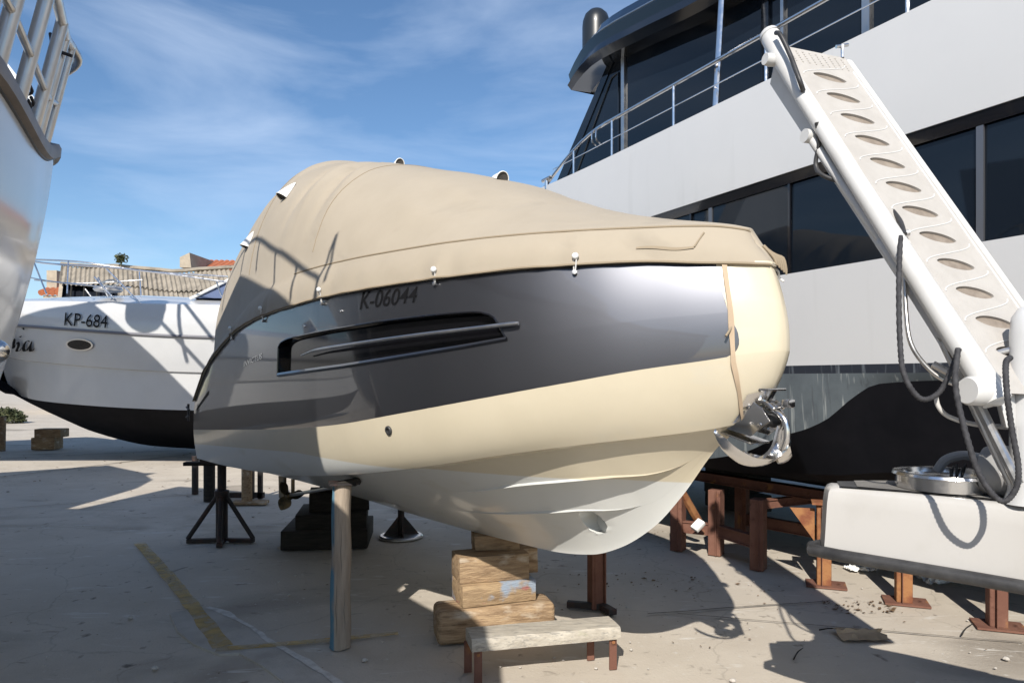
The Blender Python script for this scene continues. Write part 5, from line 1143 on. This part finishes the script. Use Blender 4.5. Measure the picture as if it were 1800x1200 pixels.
block(g0 + Vector((-0.05, 0.22, 0.535)), (0.56, 0.28, 0.195), kd*1.0, 'wood_raw', 'pale sawn timber block on the paint-marked block', 0.012)
block(g0 + Vector((0.06, 0.42, 0.53)), (0.50, 0.24, 0.20), kd*0.9, 'wood_raw', 'shaded timber block standing behind the pale sawn block', 0.012)
block(g0 + Vector((-0.02, 0.38, 0.695)), (0.36, 0.26, 0.12), kd*0.6, 'wood_raw', 'topmost timber touching the keel of the covered boat', 0.015)
# rear dark stack
def bloc(u, w, z): return BO + Vector((0.589*u + 0.808*(-w), -0.808*u - 0.589*w, z))
for z_, s_, dx, lab in ((0.11, (1.0, 0.9, 0.22), 0.0, 'lowest black timber of the rear keel stack'), (0.31, (0.82, 0.78, 0.18), 0.05, 'second black timber of the rear keel stack'), (0.52, (0.70, 0.5, 0.23), 0.12, 'third black timber of the rear keel stack'), (0.685, (0.5, 0.4, 0.10), 0.14, 'thin top timber of the rear keel stack')):
    block(gnd(566, 962) + Vector((dx, 0.35, z_)), s_, 0.12 + dx, 'wood_dark', lab, 0.02, grp='rear keel stack timbers')
# near tripod jack stand
c = gnd(390, 952); js = thing('jack_stand', 'black steel tripod jack stand under the near stern corner', 'boat stand', c)
obj('column', MB().tube([c + Vector((0, 0, 0.02)), c + Vector((0, 0, 0.60))], 0.070, 14), M['steel_black'], js); obj('screw_tube', MB().tube([c + Vector((0, 0, 0.55)), c + Vector((0, 0, 0.94))], 0.052, 14), M['steel_black'], js)
obj('collar', MB().lathe([(0.055, 0.56), (0.085, 0.57), (0.085, 0.63), (0.055, 0.64)], c, n=16), M['steel_black'], js)
for a in (-2.95, -0.12, -1.35):
    e = c + Vector((0.40*math.cos(a), 0.30*math.sin(a), 0.03)); obj('leg', MB().tube([c + Vector((0.03*math.cos(a), 0.03*math.sin(a), 0.60)), e + Vector((0, 0, 0.02))], 0.028, 8), M['steel_black'], js)
    d = e - c; obj('foot_bar', MB().box((c + e)/2 + Vector((0, 0, 0.012)), (d.xy.length*1.05, 0.07, 0.05), math.atan2(d.y, d.x)), M['steel_black'], js, smooth=0, bevel=0.006)
obj('pad', MB().box(c + Vector((0.03, 0.0, 0.985)), (0.52, 0.22, 0.08), Matrix.Rotation(0.14, 3, 'Y')), M['steel_black'], js, smooth=0, bevel=0.012)
cpl = c + Vector((-0.22, 0.05, 0.955)); obj('stand_plank', MB().box(cpl, (0.50, 0.12, 0.045), 0.1), M['wood_dark'], js, smooth=0, bevel=0.005)
# far stand with gusseted round base
c = gnd(705, 943); js = thing('jack_stand', 'black steel stand with gusseted round base plate beneath the far stern quarter', 'boat stand', c)
obj('base_plate', MB().lathe([(0.0, 0.03), (0.26, 0.03), (0.275, 0.015), (0.275, 0.0)], c, n=32), M['chrome_dull'], js)
obj('column', MB().tube([c + Vector((0, 0, 0.02)), c + Vector((0, 0, 1.15))], 0.042, 12), M['steel_black'], js)
for k in range(4):
    a = k*math.pi/2 + 0.25; d = Vector((math.cos(a), math.sin(a), 0)); n_ = Vector((-d.y, d.x, 0))*0.012
    obj('gusset', MB().prism([c + d*0.04 + Vector((0,0,0.03)), c + d*0.225 + Vector((0,0,0.03)), c + d*0.04 + Vector((0,0,0.26))], n_), M['steel_black'], js, smooth=0)
# far bow post
c = gnd(1050, 1072); js = thing('steel_prop', 'brown steel post with foot bars propping the far bow side', 'prop', c)
mb = MB(); mb.box(c + Vector((0, 0, 0.66)), (0.11, 0.012, 1.3), 0.5); mb.box(c + Vector((0.045, 0.06, 0.66)), (0.012, 0.12, 1.3), 0.5); mb.box(c + Vector((-0.045, 0.03, 0.66)), (0.012, 0.12, 1.3), 0.5); obj('post', mb, M['rust'], js, smooth=0)
obj('foot_bar', MB().box(c + Vector((-0.09, 0.04, 0.03)), (0.34, 0.06, 0.055), -0.25), M['steel_black'], js, smooth=0, bevel=0.006); obj('foot_bar', MB().box(c + Vector((0.06, -0.02, 0.03)), (0.08, 0.28, 0.05), 0.4), M['steel_black'], js, smooth=0, bevel=0.006)
# stored props and frames seen under the stern
for (px_, py_, r_, h_, mt, lab) in ((343, 868, 0.055, 0.66, 'steel_black', 'thin dark post standing behind the stern corner'), (368, 880, 0.09, 0.62, 'wood_dark', 'dark timber post just right of the tripod column')):
    c = gnd(px_, py_); obj('stored_post', MB().tube([c, c + Vector((0, 0, h_))], r_, 12), M[mt], origin=c, label=lab, cat='post')
c = gnd(434, 886); st_ = thing('timber_trestle', 'pale timber post on a flat plank base seen under the stern', 'trestle', c)
obj('post', MB().tube([c + Vector((0, 0, 0.05)), c + Vector((0, 0, 0.72))], 0.082, 14), M['wood_raw'], st_); obj('base_plank', MB().box(c + Vector((0.05, 0, 0.03)), (0.55, 0.2, 0.05), 0.05), M['wood_raw'], st_, smooth=0, bevel=0.008)
c = gnd(448, 876); st_ = thing('stand_frame', 'black steel frame with two uprights behind the pale timber post', 'frame', c)
for dx in (-0.05, 0.09): obj('upright', MB().box(c + Vector((dx, 0, 0.36)), (0.07, 0.07, 0.72)), M['steel_black'], st_, smooth=0)
obj('bottom_bar', MB().box(c + Vector((-0.22, 0.0, 0.06)), (0.75, 0.07, 0.09)), M['steel_black'], st_, smooth=0)

# ------------------------------------------------------------------ low bench in the foreground
ldir = Vector((1.0, 0.235, 0)).normalized(); pdir = Vector((-0.235, 1.0, 0)).normalized()
o0 = Vector((-0.262, 4.64, 0)); be = thing('bench', 'low bench of paint-spattered plank on rusty flat steel legs in the foreground', 'bench', o0)
def bp(a, b, z): return o0 + ldir*a + pdir*b + Vector((0, 0, z))
mb = MB(); na = 16; rws = []
for i in range(na+1):
    a = 1.035*i/na; j = 0.006*noise.noise(Vector((a*9, 0, 0)))
    rws.append([bp(a, 0.0+j, 0.215), bp(a, -0.004+j, 0.25), bp(a, 0.0+j, 0.285), bp(a, 0.012+j, 0.298), bp(a, 0.10, 0.301), bp(a, 0.232+j, 0.298), bp(a, 0.245+j, 0.285), bp(a, 0.245+j, 0.215)])
mb.grid(rws, closed=True); n_ = 8
mb.f.append(list(range(n_))); mb.m.append(0); o = len(mb.v)-n_; mb.f.append([o+k for k in range(n_)][::-1]); mb.m.append(0)
obj('plank', mb, M['wood_bench'], be, smooth=40)
for a, b in ((0.045, 0.02), (0.01, 0.21), (0.99, 0.03), (0.895, 0.22)):
    mb = MB(); mb.box(bp(a, b, 0.107), (0.052, 0.012, 0.214), math.atan2(ldir.y, ldir.x)); mb.box(bp(a + 0.022, b + 0.02, 0.107), (0.010, 0.045, 0.213), math.atan2(ldir.y, ldir.x)); lg = obj('leg', mb, M['rust'], be, smooth=0)
    mb = MB(); mb.lathe([(0.012, 0), (0.012, 0.008), (0, 0.010)], bp(a, b - 0.006, 0.19), axis=-pdir, n=8); obj('bolt', mb, M['rust_orange'], lg)

# ------------------------------------------------------------------ litter on the concrete
c = gnd(1512, 1118); mb = MB(); rws = []
for i in range(9):
    rws.append([c + Vector((0.30*(i/8-0.5)*1.2, 0.22*(j/6-0.5), 0.008 + 0.045*abs(noise.noise(Vector((i*0.6, j*0.7, 1)))) + 0.03*math.exp(-((j-4)/1.2)**2))) + Vector((0.03*noise.noise(Vector((i*.8, j*.9, 4))), 0.03*noise.noise(Vector((i*.9, j*.6, 8))), 0)) for j in range(7)])
obj('cardboard', MB().grid(rws), M['card'], origin=c, label='crumpled brown cardboard lying in the sunlit strip', cat='cardboard', smooth=20)
for px_, py_, s_, lab in ((1655, 1022, 0.20, 'crumpled clear plastic sheet behind the orange rusty post'), (1512, 1002, 0.14, 'small crumpled white plastic scrap under the fender')):
    c = gnd(px_, py_); mb = MB(); rws = []
    for i in range(13): rws.append([c + Vector(((i/12-0.5)*2*s_, (j/9-0.5)*1.2*s_, 0.01 + 0.10*s_/0.2*abs(noise.noise(Vector((i*0.9, j*1.1, s_*40)))))) for j in range(10)])
    obj('plastic_sheet', MB().grid(rws), M['film'], origin=c, label=lab, cat='plastic sheet', smooth=0)
for a, b, lab in (((1395, 1160), (1412, 1140), 'short dark twig lying in the shadow band'), ((1440, 1108), (1500, 1112), 'thin dark twig beside the cardboard'), ((1690, 1118), (1712, 1096), 'dark twig near the right edge')):
    pa, pb = gnd(*a), gnd(*b); mb = MB(); mb.tube(spline([pa + Vector((0,0,0.008)), pa.lerp(pb, 0.4) + Vector((0.01, 0.02, 0.02)), pb + Vector((0,0,0.01))], 4), [0.006, 0.006, 0.005, 0.005, 0.005, 0.004, 0.004, 0.003, 0.002], 5); obj('twig', mb, M['wood_dark'], origin=pa, label=lab, cat='twig')
# leaves, grit and pebbles nobody could count
mb = MB()
def scatter(n, box, smin, smax, flat=0.3):
    for _ in range(n):
        x = random.uniform(box[0], box[1]); y = random.uniform(box[2], box[3]); s_ = random.uniform(smin, smax); a = random.uniform(0, 6.28)
        d = Vector((math.cos(a), math.sin(a), 0)); e = Vector((-d.y, d.x, 0)); c_ = Vector((x, y, 0.002))
        mb.add([c_ - d*s_, c_ + e*s_*0.45 + Vector((0,0,s_*flat)), c_ + d*s_ + Vector((0,0,s_*flat*random.random())), c_ - e*s_*0.5], [(0,1,2),(0,2,3)])
scatter(170, (-0.5, 4.2, 5.2, 9.5), 0.003, 0.018); scatter(160, (-6, 1.5, 4.2, 12), 0.003, 0.016); scatter(90, (2.75, 3.35, 6.05, 6.4), 0.004, 0.03); scatter(60, (0.5, 2.4, 6.6, 7.4), 0.006, 0.035); scatter(200, (-14, 2, 12, 22), 0.01, 0.05)
obj('leaf_litter', mb, M['leaf_dry'], label='dry leaves and dirt scattered over the concrete', cat='leaves', kind='stuff', smooth=0, fixn=False)
mb = MB()
for _ in range(260):
    x = random.uniform(-4, 4.4); y = random.uniform(4.2, 11); r_ = random.uniform(0.004, 0.014) if random.random() < 0.93 else 0.025
    mb.lathe([(0, -r_*0.5), (r_*0.9, -r_*0.2), (r_, 0.1*r_), (r_*0.5, r_*0.55), (0, r_*0.6)], Vector((x, y, r_*0.3)), n=6)
obj('pebbles', mb, M['stone'], label='small pale pebbles scattered over the concrete', cat='pebbles', kind='stuff', fixn=False)
